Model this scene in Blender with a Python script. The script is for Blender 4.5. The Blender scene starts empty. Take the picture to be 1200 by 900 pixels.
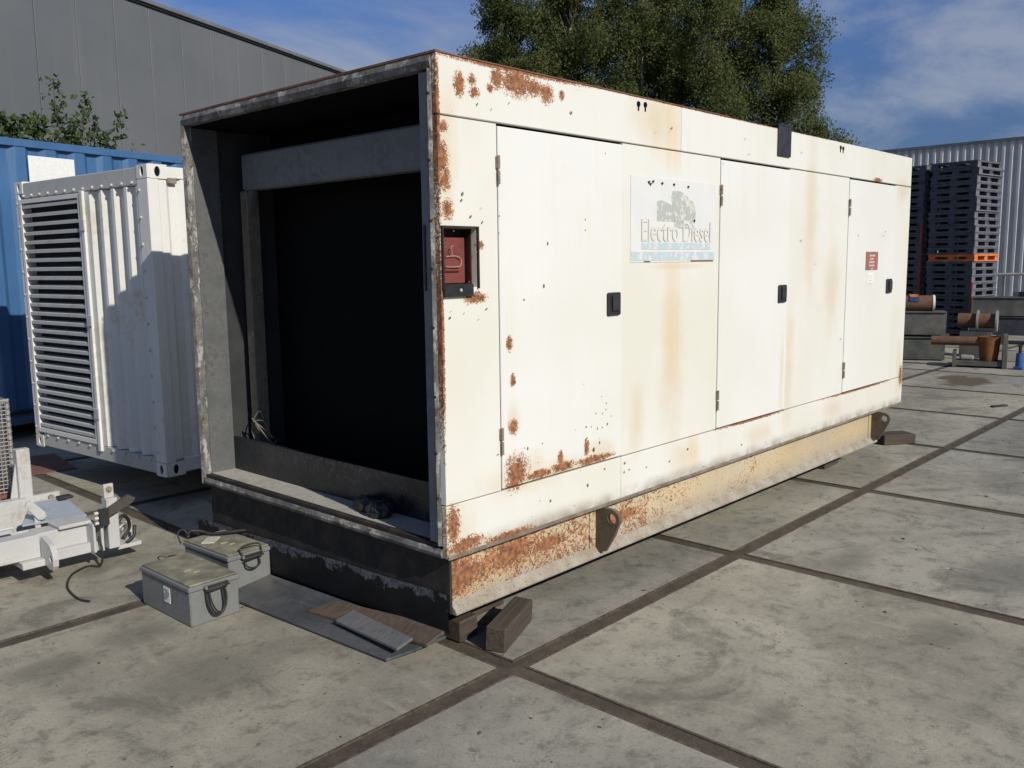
import bpy, bmesh, math, random
import numpy as np
from mathutils import Vector, Matrix
R = math.radians
scene = bpy.context.scene
C = scene.collection

# ------------------------------------------------------------------ camera
YAW, PITCH, ROLL = 0.7464, -0.1363, -0.0126
cam_d = bpy.data.cameras.new('camera')
cam = bpy.data.objects.new('camera', cam_d); C.objects.link(cam)
cam_d.sensor_width = 36; cam_d.lens = 36 * 1034.644 / 1200
cam_d.clip_start = .05; cam_d.clip_end = 2000
fw = Vector((math.cos(PITCH)*math.cos(YAW), math.cos(PITCH)*math.sin(YAW), math.sin(PITCH)))
rt = Vector((math.sin(YAW), -math.cos(YAW), 0)); up = rt.cross(fw)
rt, up = math.cos(ROLL)*rt + math.sin(ROLL)*up, -math.sin(ROLL)*rt + math.cos(ROLL)*up
cam.matrix_world = Matrix(((rt.x, up.x, -fw.x, -2.7077), (rt.y, up.y, -fw.y, -2.5187), (rt.z, up.z, -fw.z, 1.7708), (0, 0, 0, 1)))
scene.camera = cam

# ------------------------------------------------------------------ light
SUN = Vector((-.155, -1, .62)).normalized()            # towards the sun
EL = math.asin(SUN.z); ROT = math.atan2(SUN.x, SUN.y)
sd = bpy.data.lights.new('sun', 'SUN'); sd.energy = 4.6; sd.angle = R(.5); sd.color = (1, .95, .87)
so = bpy.data.objects.new('sun', sd); C.objects.link(so)
so.rotation_euler = SUN.to_track_quat('Z', 'Y').to_euler(); so.location = (0, -10, 8)
w = bpy.data.worlds.new('World'); scene.world = w; w.use_nodes = True
nt = w.node_tree; bg = nt.nodes['Background']; bg.inputs[1].default_value = .075
sky = nt.nodes.new('ShaderNodeTexSky'); sky.sky_type = 'NISHITA'; sky.sun_disc = False
sky.sun_elevation = EL; sky.sun_rotation = ROT % (2*math.pi); sky.air_density = 1.0; sky.dust_density = .25; sky.ozone_density = 3
def _n(t, **k):
    n = nt.nodes.new(t)
    for a, b in k.items(): setattr(n, a, b)
    return n
tc = _n('ShaderNodeTexCoord')
sx = _n('ShaderNodeSeparateXYZ'); nt.links.new(tc.outputs['Generated'], sx.inputs[0])
# clouds live on a flat layer overhead: project the direction on to it
zc = _n('ShaderNodeMath', operation='MAXIMUM'); nt.links.new(sx.outputs[2], zc.inputs[0]); zc.inputs[1].default_value = .0
za = _n('ShaderNodeMath', operation='ADD'); nt.links.new(zc.outputs[0], za.inputs[0]); za.inputs[1].default_value = .22
dx = _n('ShaderNodeMath', operation='DIVIDE'); nt.links.new(sx.outputs[0], dx.inputs[0]); nt.links.new(za.outputs[0], dx.inputs[1])
dy = _n('ShaderNodeMath', operation='DIVIDE'); nt.links.new(sx.outputs[1], dy.inputs[0]); nt.links.new(za.outputs[0], dy.inputs[1])
cb = _n('ShaderNodeCombineXYZ'); nt.links.new(dx.outputs[0], cb.inputs[0]); nt.links.new(dy.outputs[0], cb.inputs[1])
mp = _n('ShaderNodeMapping'); nt.links.new(cb.outputs[0], mp.inputs[0]); mp.inputs['Location'].default_value = (1.7, 4.4, 0); mp.inputs['Scale'].default_value = (1.0, 1.0, 1)
no = _n('ShaderNodeTexNoise'); nt.links.new(mp.outputs[0], no.inputs[0]); no.inputs['Scale'].default_value = 1.15; no.inputs['Detail'].default_value = 9; no.inputs['Roughness'].default_value = .58; no.inputs['Distortion'].default_value = .5
mr = _n('ShaderNodeMapRange'); nt.links.new(no.outputs[0], mr.inputs[0]); mr.inputs[1].default_value = .42; mr.inputs[2].default_value = .66; mr.inputs[4].default_value = .8; mr.interpolation_type = 'SMOOTHSTEP'
tint = _n('ShaderNodeMix', data_type='RGBA', blend_type='MULTIPLY'); tint.inputs[0].default_value = 1
nt.links.new(sky.outputs[0], tint.inputs[6]); hz = _n('ShaderNodeMapRange'); nt.links.new(zc.outputs[0], hz.inputs[0]); hz.inputs[2].default_value = .38; hz.interpolation_type = 'SMOOTHSTEP'
hm = _n('ShaderNodeMix', data_type='RGBA'); nt.links.new(hz.outputs[0], hm.inputs[0]); hm.inputs[6].default_value = (.30, .37, .56, 1); hm.inputs[7].default_value = (.68, .84, 1.22, 1); nt.links.new(hm.outputs[2], tint.inputs[7])
mx = _n('ShaderNodeMix', data_type='RGBA'); nt.links.new(mr.outputs[0], mx.inputs[0]); nt.links.new(tint.outputs[2], mx.inputs[6])
mx.inputs[7].default_value = (4.3, 4.9, 6.2, 1)
nt.links.new(mx.outputs[2], bg.inputs[0])
scene.view_settings.view_transform = 'Standard'; scene.view_settings.look = 'None'
scene.view_settings.exposure = 0; scene.view_settings.gamma = 1

# ------------------------------------------------------------------ material kit
class NT:
    def __init__(s, name, rough=.6, metal=0, spec=.5):
        s.m = bpy.data.materials.new(name); s.m.use_nodes = True; s.t = s.m.node_tree
        s.p = s.t.nodes['Principled BSDF']; s.p.inputs['Roughness'].default_value = rough
        s.p.inputs['Metallic'].default_value = metal; s.p.inputs['Specular IOR Level'].default_value = spec
        s.tc = s.t.nodes.new('ShaderNodeTexCoord'); s.geo = s.t.nodes.new('ShaderNodeNewGeometry')
    def link(s, a, b):
        if isinstance(a, (int, float)): b.default_value = a
        elif isinstance(a, tuple): b.default_value = a if len(a) == 4 or b.type == 'VECTOR' else a + (1,)
        else: s.t.links.new(a, b)
    def math(s, op, a, b=0.0, c=None, clamp=False):
        n = s.t.nodes.new('ShaderNodeMath'); n.operation = op; n.use_clamp = clamp
        s.link(a, n.inputs[0]); s.link(b, n.inputs[1])
        if c is not None: s.link(c, n.inputs[2])
        return n.outputs[0]
    def vec(s, op, a, b=(0, 0, 0)):
        n = s.t.nodes.new('ShaderNodeVectorMath'); n.operation = op
        s.link(a, n.inputs[0]); s.link(b, n.inputs[1])
        return n.outputs['Value'] if op == 'LENGTH' else n.outputs[0]
    def noise(s, scale, co=None, detail=4, rough=.55, stretch=None, dist=0):
        n = s.t.nodes.new('ShaderNodeTexNoise'); n.inputs['Scale'].default_value = scale
        n.inputs['Detail'].default_value = detail; n.inputs['Roughness'].default_value = rough; n.inputs['Distortion'].default_value = dist
        co = co if co is not None else s.tc.outputs['Object']
        if stretch: co = s.vec('MULTIPLY', co, stretch)
        s.t.links.new(co, n.inputs[0]); return n.outputs[0]
    def ramp(s, v, a, b, lo=0., hi=1.):
        n = s.t.nodes.new('ShaderNodeMapRange'); n.interpolation_type = 'SMOOTHSTEP'
        s.link(v, n.inputs[0]); n.inputs[1].default_value = a; n.inputs[2].default_value = b
        n.inputs[3].default_value = lo; n.inputs[4].default_value = hi; return n.outputs[0]
    def mix(s, f, a, b, blend='MIX'):
        n = s.t.nodes.new('ShaderNodeMix'); n.data_type = 'RGBA'; n.blend_type = blend
        s.link(f, n.inputs[0]); s.link(a, n.inputs[6]); s.link(b, n.inputs[7]); return n.outputs[2]
    def bump(s, h, strength=.3, dist=.01):
        n = s.t.nodes.new('ShaderNodeBump'); n.inputs['Strength'].default_value = strength; n.inputs['Distance'].default_value = dist
        s.t.links.new(h, n.inputs['Height']); s.t.links.new(n.outputs[0], s.p.inputs['Normal'])
    def color(s, c): s.link(c, s.p.inputs['Base Color'])
    def rough(s, c): s.link(c, s.p.inputs['Roughness'])
    def sep(s, co=None):
        n = s.t.nodes.new('ShaderNodeSeparateXYZ'); s.t.links.new(co if co is not None else s.tc.outputs['Object'], n.inputs[0]); return n.outputs
    def blobs(s, lst, co=None):
        """soft ellipse falloff around listed spots (x, z, rx, rz): 1 at centre, 0 at edge; max of all"""
        co = co if co is not None else s.tc.outputs['Object']; acc = None
        for (x, z, rx, rz) in lst:
            d = s.vec('SUBTRACT', co, (x, 0, z)); d = s.vec('MULTIPLY', d, (1/rx, 0, 1/rz)); l = s.vec('LENGTH', d)
            v = s.math('SUBTRACT', 1.0, l, clamp=True)
            acc = v if acc is None else s.math('MAXIMUM', acc, v)
        return acc

def simple(name, col, rough=.6, metal=0, var=.25, scale=6, bump=.1, dirt=None, spec=.5):
    """plain surface with uneven tone, grime and fine relief"""
    n = NT(name, rough, metal, spec)
    co = n.geo.outputs['Position']
    a = n.noise(scale, co, 5, .6); b = n.noise(scale*9, co, 3, .6)
    lo = tuple(c*(1-var) for c in col); hi = tuple(min(1, c*(1+var)) for c in col)
    c = n.mix(n.ramp(a, .3, .7), lo, hi)
    if dirt: c = n.mix(n.ramp(n.math('ADD', a, n.math('MULTIPLY', b, .5)), .72, 1.0, 0, .8), c, dirt)
    n.color(c); n.rough(n.ramp(b, .3, .7, max(0, rough-.12), min(1, rough+.12)))
    if bump: n.bump(n.math('ADD', n.math('MULTIPLY', a, .6), n.math('MULTIPLY', b, .2)), bump, .006)
    return n.m

def rust_color(n):
    a = n.noise(38, None, 5, .65); b = n.noise(150, None, 3, .6)
    c = n.mix(n.ramp(a, .3, .7), (.11, .042, .022), (.36, .155, .065))
    return n.mix(n.ramp(b, .55, .8, 0, .6), c, (.06, .028, .018))

def side_paint(name, base, hi, rust=None, stain=None, streak=None, speck=.62, grime=0, band=None, dust=None, stn=.42):
    n = NT(name, .42); co = n.tc.outputs['Object']; X, Y, Z = n.sep()
    big = n.noise(1.1, None, 3, .5); mid = n.noise(7, None, 5, .6); fine = n.noise(60, None, 4, .6); finer = n.noise(170, None, 2, .6)
    c = n.mix(n.ramp(big, .35, .65), base, hi)
    run = n.noise(3.2, None, 5, .6, (6, 1, .35))                         # vertical water runs
    c = n.mix(n.ramp(run, .5, .8, 0, .30), c, (.66, .57, .42))
    c = n.mix(n.ramp(n.noise(2.3, None, 4, .6, (9, 1, .5)), .6, .82, 0, .22), c, (.45, .44, .40))
    if streak:
        for (x0, x1, z0, z1, s) in streak:
            m = n.math('MULTIPLY', n.ramp(X, x0, x0+.03), n.ramp(X, x1-.008, x1+.008, 1, 0))
            m = n.math('MULTIPLY', m, n.math('MULTIPLY', n.ramp(Z, z0, z0+.35*(z1-z0)), n.ramp(Z, z1, z1+.01, 1, 0)))
            m = n.math('MULTIPLY', m, n.ramp(run, .25, .7, s*.3, s*.75))
            c = n.mix(m, c, (.68, .50, .29))
    if stain:
        s = n.blobs(stain); s = n.math('ADD', s, n.math('MULTIPLY', n.math('SUBTRACT', mid, .5), .9))
        c = n.mix(n.ramp(s, .05, .95, 0, stn), c, (.56, .42, .22))
    if dust:
        c = n.mix(n.math('MULTIPLY', n.ramp(Z, dust[0], dust[1], 1, 0), n.ramp(mid, .25, .6, .35, .95)), c, (.34, .295, .22))
    if grime:
        c = n.mix(n.math('MULTIPLY', n.ramp(Z, .475, .57, 1, 0), n.ramp(mid, .3, .65, .1, grime)), c, (.16, .12, .075))
    r = None
    if rust:
        b = n.blobs(rust)
        v = n.math('ADD', n.math('MULTIPLY', b, 1.35), n.math('ADD', n.math('MULTIPLY', n.math('SUBTRACT', mid, .5), .7), n.math('ADD', n.math('MULTIPLY', n.math('SUBTRACT', fine, .5), 1.9), n.math('MULTIPLY', n.math('SUBTRACT', finer, .5), 2.2))))
        halo = n.math('MULTIPLY', n.ramp(v, .08, .55, 0, .5), n.ramp(b, .02, .2))
        c = n.mix(halo, c, (.60, .36, .17))
        r = n.ramp(v, .44, .54)
        # nothing away from the listed spots
        r = n.math('MULTIPLY', r, n.ramp(b, .0, .12))
    sp = n.math('MULTIPLY', n.ramp(n.noise(38, None, 1, .5), speck+.13, speck+.15), n.ramp(mid, .55, .62))
    r = n.math('MAXIMUM', r, sp) if r is not None else sp
    if band:                                                             # flaking speckle all along a rail
        lo, hi_ = band
        dens = n.math('ADD', n.math('MULTIPLY', n.ramp(X, .2, 2.6, 1, 0), hi_), n.math('MULTIPLY', n.math('SUBTRACT', big, .5), .5))
        v = n.math('ADD', n.math('ADD', fine, n.math('MULTIPLY', n.math('SUBTRACT', finer, .5), .7)), n.math('MULTIPLY', n.math('SUBTRACT', mid, .5), .5))
        r = n.math('MAXIMUM', r, n.ramp(n.math('ADD', v, dens), lo, lo+.07))
    c = n.mix(r, c, rust_color(n))
    n.color(c)
    n.rough(n.mix(r, (.38, .38, .38), (.9, .9, .9)))
    h = n.math('ADD', n.math('MULTIPLY', n.noise(1.6, None, 2, .4), 2.2), n.math('MULTIPLY', r, n.math('MULTIPLY', fine, .25)))
    n.bump(h, .35, .012)
    return n.m

RUST = [(0.131,2.52,0.045,0.075),(0.208,2.547,0.035,0.035),(0.222,2.497,0.045,0.035),(0.317,2.527,0.03,0.032),(0.361,2.572,0.055,0.065),(0.494,2.57,0.16,0.085),(0.604,2.564,0.10,0.055),(0.695,2.55,0.075,0.06),(0.807,2.555,0.03,0.032),
 (0.033,2.336,0.04,0.035),(0.024,2.207,0.05,0.11),(0.036,2.121,0.05,0.07),(0.047,1.999,0.05,0.06),(.006,2.3,.017,.5),(.006,1.5,.014,.7),(0.242,1.851,0.03,0.026),(.2,1.62,.10,.035),(0.416,1.401,0.033,0.05),(0.436,1.232,0.026,0.045),(0.432,1.011,0.045,0.05),(0.46,0.793,0.11,0.12),(0.714,0.777,0.06,0.07),(0.91,0.786,0.07,0.06),(1.089,0.79,0.09,0.07),
 (0.04,0.625,0.06,0.13),(0.112,0.52,0.17,0.05),(0.40,0.495,0.25,0.03),(4.825,2.397,0.13,0.025),(5.55,0.737,0.06,0.13),(2.8,.715,.6,.012),(4.6,.715,.9,.012),(.5,2.625,.7,.02),(2.5,2.628,1.8,.008)]
STAIN = [(1.6,2.52,.34,.22),(.05,.60,.18,.2),(.5,.76,.4,.14),(1.95,.62,.3,.16),(1.8,1.2,.2,.75),(1.85,1.74,.4,.03),(3.6,2.1,.16,.9),(4.0,1.55,.2,.55),(5.5,.8,.12,.4),(5.4,2.35,.25,.14),(.05,2.2,.1,.5),(3.3,1.0,.14,.7),(2.9,.60,.3,.12),(4.1,.62,.25,.14),(1.45,.9,.12,.3)]
STREAK = [(1.70,1.872,2.20,2.64,.75),(1.70,1.87,1.0,1.765,.5),(1.55,1.72,2.25,2.62,.3),(1.98,2.1,.48,.72,.5),(3.15,3.22,.73,1.35,.25)]
DRUST = RUST[16:21] + [(0.416,1.401,0.033,0.05),(0.436,1.232,0.026,0.045),(.43,.74,.06,.05),(.62,.75,.16,.03),(.80,.755,.14,.035),(1.05,.75,.22,.03),(.78,.80,.03,.05),(.99,.82,.03,.06)]
DSTAIN = [(.5,.78,.3,.16),(.8,.74,.5,.10),(.44,1.05,.07,.12),(1.1,.78,.2,.10),(3.19,1.0,.05,.4)]
M = {}
M['side'] = side_paint('cream paint weathered', (.64,.625,.535), (.675,.668,.61), RUST, STAIN, STREAK, .66, .75)
M['door'] = side_paint('whiter door paint', (.655,.65,.59), (.685,.682,.64), DRUST, DSTAIN, None, .66)
M['skid'] = side_paint('rusted skid paint', (.37,.315,.225), (.49,.43,.33), [(0.10,0.36,0.30,0.16),(.45,.38,.32,.13),(1.35,0.36,0.35,0.06),(.75,.36,.25,.06)], [(.3,.36,1.6,.26),(1.9,.38,1.4,.2),(3.3,.34,1.3,.22),(4.6,.33,1.,.22)], None, .6, 0, (.66, .19), (.22, .37), .6)
def dusty(name, col, dust, amt):                                         # dust and dirt along a bottom edge
    n = NT(name, .85); a = n.noise(9, None, 5, .6); f = n.noise(70, None, 3, .6)
    c = n.mix(n.ramp(a, .3, .7), col, dust); c = n.mix(n.ramp(f, .55, .75, 0, amt), c, (.09, .05, .03)); n.color(c); n.bump(f, .4, .004); return n.m
M['flange'] = dusty('dusty skid flange', (.25,.205,.15), (.34,.31,.25), .75)
n = NT('flaking grey rim', .85); a = n.noise(7, None, 5, .65); st = n.noise(26, None, 6, .7, (1, .35, .35)); f = n.noise(120, None, 3, .6)
c = n.mix(n.ramp(a, .35, .65), (.085, .082, .075), (.20, .195, .178)); c = n.mix(n.ramp(st, .52, .60), c, (.34, .33, .30)); c = n.mix(n.ramp(n.noise(15, None, 5, .7), .56, .64), c, (.10, .055, .032)); c = n.mix(n.ramp(f, .58, .72, 0, .8), c, (.03, .025, .02))
n.color(c); n.bump(n.math('ADD', st, f), .6, .004); M['rim'] = n.m
M['rimrust'] = dusty('rust edge', (.22,.10,.055), (.12,.05,.03), .8)
M['galv'] = simple('grimy galvanised sheet', (.108,.111,.11), .7, .0, .22, 5, .15, (.07,.065,.055), .15)
M['dustfloor'] = simple('dusty floor sheet', (.36,.345,.29), .9, 0, .22, 7, .3, (.16,.14,.11))
M['shadeblack'] = simple('deep shade black', (.008,.008,.008), .9, 0, .1, 5, 0, None, .05)  # near black stands in for deep shade in hollows, gaps and openings
M['beamgrey'] = simple('blue grey beam paint', (.165,.18,.19), .6, 0, .07, 3, .05, (.12,.13,.135), .3)
M['darksteel'] = simple('dark oiled steel', (.012,.014,.017), .35, .0, .4, 4, .12, (.03,.03,.03))
M['darkrust'] = simple('dark brown skid end', (.016,.0145,.012), .8, 0, .4, 8, .3, (.05,.035,.022))
M['lug'] = simple('rusty brown lug', (.115,.088,.058), .85, 0, .35, 22, .25, (.04,.028,.018))
M['postbrown'] = simple('brown grey post paint', (.17,.15,.115), .8, 0, .25, 9, .15, (.07,.06,.045), .15)
M['chip'] = simple('brown chip', (.16,.11,.075), .9, 0, .3, 40, 0)
M['lining'] = simple('dark grey shade tone', (.040,.041,.042), .9, 0, .15, 5, .05, None, .05)
M['black'] = simple('black plastic', (.018,.018,.02), .45, 0, .3, 30, .05)
M['bluegrey'] = simple('blue grey black strap', (.02,.023,.028), .6, 0, .3, 20, .05)
M['redplate'] = simple('dull red plate', (.17,.040,.030), .6, 0, .3, 14, .05, (.12,.02,.02))
M['maroon'] = simple('dark maroon recess', (.040,.016,.014), .6, 0, .4, 14, .05)
M['whitewire'] = simple('pale wire', (.34,.22,.18), .5, 0, .1, 30, 0)
M['hinge'] = simple('weathered hinge', (.24,.20,.15), .7, 0, .4, 40, .2, (.15,.07,.03))
M['white'] = simple('white container paint', (.66,.65,.60), .42, 0, .05, 2, .05, (.52,.47,.36))
M['whitegrey'] = simple('faded white louvre paint', (.44,.44,.415), .5, 0, .08, 4, .05, (.33,.31,.27))
M['frame'] = simple('white trailer paint', (.45,.447,.43), .42, 0, .08, 5, .08, (.34,.30,.24))
M['frameshade'] = simple('trailer paint shade tint', (.34,.38,.42), .4, 0, .1, 5, .08, (.25,.24,.22))  # bluish copy of the white trailer paint, shade put into the colour
M['rubber'] = simple('black rubber hose', (.02,.019,.017), .6, 0, .3, 20, .1)
M['bolt'] = simple('bolt head', (.62,.60,.54), .4, .3, .2, 30, 0, (.2,.12,.06))
M['wire'] = simple('galvanised wire', (.34,.33,.31), .5, .4, .2, 30, 0, (.16,.11,.07))
M['boxgrey'] = simple('grey painted metal case', (.165,.17,.165), .5, 0, .12, 7, .08, (.12,.11,.09))
M['boxlid'] = simple('dusty olive lid', (.185,.175,.125), .75, 0, .3, 9, .25, (.30,.27,.16))
M['paper'] = simple('paper label', (.68,.68,.64), .8, 0, .06, 40, 0)
M['ink'] = simple('grey print', (.10,.10,.11), .7, 0, .1, 40, 0)
M['yellow'] = simple('yellow flaking label', (.36,.32,.17), .7, 0, .3, 40, .1)
M['wood'] = None
def wood(name, a, b):
    n = NT(name, .85); g = n.noise(5, None, 6, .65, (.6, 14, 14)); f = n.noise(40, None, 3, .6)
    n.color(n.mix(n.ramp(f, .5, .8, 0, .5), n.mix(n.ramp(g, .3, .7), a, b), (.03, .022, .015))); n.bump(g, .5, .006); return n.m
M['wood'] = wood('dark hardwood baulk', (.036,.027,.020), (.080,.059,.042))
M['board'] = wood('brown board', (.06,.043,.030), (.115,.085,.06))
M['greyboard'] = wood('grey weathered board', (.10,.10,.10), (.135,.135,.135))

# blue container: paint with flaked rust near the sill
n = NT('blue container paint', .45); co = n.tc.outputs['Object']; X, Y, Z = n.sep()
a = n.noise(1.3, None, 4, .55); b = n.noise(9, None, 5, .65)
c = n.mix(n.ramp(a, .3, .7), (.034, .098, .212), (.050, .130, .265))
c = n.mix(n.ramp(n.noise(3, None, 4, .6, (5, 1, .3)), .55, .85, 0, .35), c, (.20, .27, .36))
low = n.ramp(Z, .12, .62, .32, 0)
r = n.ramp(n.math('ADD', n.noise(5, None, 4, .6, (2.4, 1, .8)), low), .80, .84)
c = n.mix(r, c, (.15, .10, .065)); n.color(c); n.bump(b, .15, .006); M['blue'] = n.m
# dark grey cladding
n = NT('dark grey cladding', .5); co = n.geo.outputs['Position']
c = n.mix(n.ramp(n.noise(.35, co, 4, .6), .3, .7), (.108, .115, .120), (.126, .133, .138))
c = n.mix(n.ramp(n.noise(1.2, co, 4, .6, (3, 3, .15)), .5, .85, 0, .3), c, (.17, .17, .165)); n.color(c); M['clad'] = n.m
M['flash'] = simple('grey roof flashing', (.17,.18,.19), .45, .2, .15, 1, 0)
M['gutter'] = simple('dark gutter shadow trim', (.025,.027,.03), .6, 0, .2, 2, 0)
M['corr'] = simple('light grey corrugated cladding', (.50,.51,.52), .5, .0, .08, .6, 0)
M['pallet'] = simple('dark blue black plastic', (.075,.080,.098), .6, 0, .35, 8, 0, (.07,.07,.075))
M['palletedge'] = simple('paler grey pallet rim', (.13,.13,.14), .6, 0, .25, 9, 0)  # paler grey, used on one side of each pallet only
M['orange'] = simple('orange plastic', (.62,.16,.035), .5, 0, .15, 9, 0)
M['redstrip'] = simple('red strapping', (.32,.025,.035), .5, 0, .2, 9, 0)
M['girder'] = simple('dark grey girder paint', (.075,.075,.068), .6, 0, .3, 3, .1, (.13,.10,.07))
M['girdergreen'] = simple('green grey girder paint', (.05,.056,.05), .65, 0, .35, 4, .1, (.10,.085,.06))
M['girderblue'] = simple('blue black girder paint', (.026,.030,.037), .6, 0, .3, 3, .1, (.06,.05,.045))
M['pipe'] = simple('brown rusty pipe', (.13,.065,.035), .85, 0, .35, 6, .25, (.05,.03,.02))
M['orangerust'] = simple('bright orange rust', (.36,.15,.06), .9, 0, .4, 5, .3, (.12,.05,.025))
M['bluepaint'] = simple('mid blue enamel', (.03,.08,.22), .4, 0, .2, 6, 0)
M['cloth'] = simple('grey rag', (.20,.16,.15), .95, 0, .3, 12, .3)
M['clothorange'] = simple('orange rag', (.75,.26,.08), .95, 0, .2, 12, .3)
M['reddish'] = simple('red brown sheet', (.17,.075,.05), .8, 0, .25, 5, .2, (.10,.07,.05))

# concrete slabs: mottled, stained, worn; each slab has its own tone
n = NT('worn concrete', .82, 0, .35); pos = n.geo.outputs['Position']
oi = n.t.nodes.new('ShaderNodeObjectInfo'); rnd = oi.outputs['Random']
off = n.t.nodes.new('ShaderNodeCombineXYZ'); n.link(n.math('MULTIPLY', rnd, 40.), off.inputs[0]); n.link(n.math('MULTIPLY', rnd, 23.), off.inputs[1])
co = n.vec('ADD', pos, off.outputs[0])
a = n.noise(.9, co, 6, .62, None, .4); b = n.noise(3.6, co, 7, .68, None, .7); d = n.noise(26, co, 4, .65); g = n.noise(180, co, 2, .6)
c = n.mix(n.ramp(a, .3, .7), (.25, .235, .19), (.365, .345, .28))
c = n.mix(n.ramp(b, .30, .72, .0, .85), c, n.mix(n.ramp(a, .3, .7), (.175, .166, .136), (.42, .395, .322)))
c = n.mix(n.ramp(n.noise(1.7, co, 7, .74, None, .9), .52, .68, 0, .72), c, (.115, .109, .088))
c = n.mix(n.ramp(n.noise(1.4, n.vec('ADD', co, (9, 4, 0)), 5, .65, (1, 2.2, 1), .8), .60, .72, 0, .55), c, (.31, .297, .245))
mm = n.noise(8.5, n.vec('ADD', co, (3, 8, 0)), 8, .78, None, .25)
c = n.mix(n.ramp(mm, .36, .50, .60, 0), c, (.115, .107, .084)); c = n.mix(n.ramp(mm, .54, .68, 0, .6), c, (.40, .378, .31))
c = n.mix(n.ramp(n.noise(5, n.vec('ADD', co, (1, 2, 0)), 4, .7, (.5, 5, 1), .4), .56, .78, 0, .35), c, (.15, .145, .125))
c = n.mix(n.ramp(n.noise(2.6, n.vec('ADD', co, (5, 1, 0)), 7, .72, (4.5, .8, 1), .3), .55, .70, 0, .5), c, (.40, .372, .30))
c = n.mix(n.ramp(n.noise(3.3, n.vec('ADD', co, (2, 7, 0)), 8, .75), .58, .66, 0, .55), c, (.13, .115, .085))
c = n.mix(n.ramp(d, .60, .78, 0, .5), c, (.10, .10, .088)); c = n.mix(n.ramp(n.noise(34, co, 3, .6), .64, .76, 0, .4), c, (.44, .42, .36))
c = n.mix(n.ramp(n.noise(70, co, 4, .7), .50, .68, 0, .45), c, (.13, .122, .10)); c = n.mix(n.ramp(g, .3, .75, .0, .28), c, (.09, .086, .072))
vo = n.t.nodes.new('ShaderNodeTexVoronoi'); vo.feature = 'F1'; vo.inputs['Scale'].default_value = 5.5; n.t.links.new(n.vec('ADD', co, n.vec('MULTIPLY', n.t.nodes['Noise Texture'].outputs[1], (.2, .2, 0))), vo.inputs[0])
c = n.mix(n.math('MULTIPLY', n.ramp(vo.outputs['Distance'], .03, .09, .75, 0), n.ramp(d, .45, .6)), c, (.05, .047, .04))      # small oil drips
vc = n.t.nodes.new('ShaderNodeTexVoronoi'); vc.feature = 'DISTANCE_TO_EDGE'; vc.inputs['Scale'].default_value = .9
n.t.links.new(n.vec('ADD', co, n.vec('MULTIPLY', n.t.nodes['Noise Texture.001'].outputs[1], (.5, .5, 0))), vc.inputs[0])
c = n.mix(n.math('MULTIPLY', n.ramp(vc.outputs['Distance'], .001, .006, .5, 0), n.ramp(a, .5, .6)), c, (.06, .055, .045))      # hairline cracks
posz = n.vec('MULTIPLY', pos, (1, 1, 0)); sw = n.sep(pos); xz = n.t.nodes.new('ShaderNodeCombineXYZ'); n.t.links.new(sw[0], xz.inputs[0]); n.t.links.new(sw[1], xz.inputs[2])
wet = n.blobs([(-.95,1.62,.26,.20),(-1.35,1.55,.3,.18),(-.55,.95,.36,.26),(-.72,2.72,.14,.22),(.35,-1.05,.16,.10),(2.35,-.55,.45,.16),(2.6,-1.3,.5,.3),(1.6,-1.3,.3,.2),(3.0,-2.3,.9,.7),(-.3,1.3,.3,.25),(-.9,.9,.5,.4)], xz.outputs[0])
wv = n.math('ADD', wet, n.math('ADD', n.math('MULTIPLY', n.math('SUBTRACT', b, .5), 1.0), n.math('MULTIPLY', n.math('SUBTRACT', mm, .5), 1.6)))
c = n.mix(n.ramp(wv, .10, .75, 0, .5), c, (.10, .095, .078))
wet2 = n.blobs([(10.95,1.2,.85,.42),(11.3,1.5,.5,.3)], xz.outputs[0])
c = n.mix(n.ramp(n.math('ADD', wet2, n.math('MULTIPLY', n.math('SUBTRACT', b, .5), .8)), .2, .5, 0, .8), c, (.075, .04, .025))
tone = n.mix(rnd, (.88, .89, .91), (1.08, 1.06, 1.0)); c = n.mix(1.0, c, tone, 'MULTIPLY')
n.color(c); n.rough(n.ramp(b, .3, .7, .72, .92))
n.bump(n.math('ADD', n.math('MULTIPLY', d, .5), n.math('ADD', n.math('MULTIPLY', g, .35), n.math('MULTIPLY', b, .6))), .35, .006)
M['concrete'] = n.m
n = NT('brown joint dirt', .95); pos = n.geo.outputs['Position']
a = n.noise(5, pos, 5, .65); d = n.noise(60, pos, 4, .7)
c = n.mix(n.ramp(a, .3, .7), (.040, .030, .020), (.088, .067, .046)); c = n.mix(n.ramp(d, .55, .8, 0, .5), c, (.12, .10, .075)); n.color(c); n.bump(d, .7, .01); M['joint'] = n.m
n = NT('steel slab edging', .8); pos = n.geo.outputs['Position']; d = n.noise(30, pos, 4, .7)
n.color(n.mix(n.ramp(d, .35, .65), (.045, .034, .025), (.105, .083, .060))); n.bump(d, .3, .004); M['edging'] = n.m
n = NT('bare ground', .95); pos = n.geo.outputs['Position']
n.color(n.mix(n.ramp(n.noise(.3, pos, 6, .6), .3, .7), (.20, .19, .16), (.29, .28, .24))); M['ground'] = n.m
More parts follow.
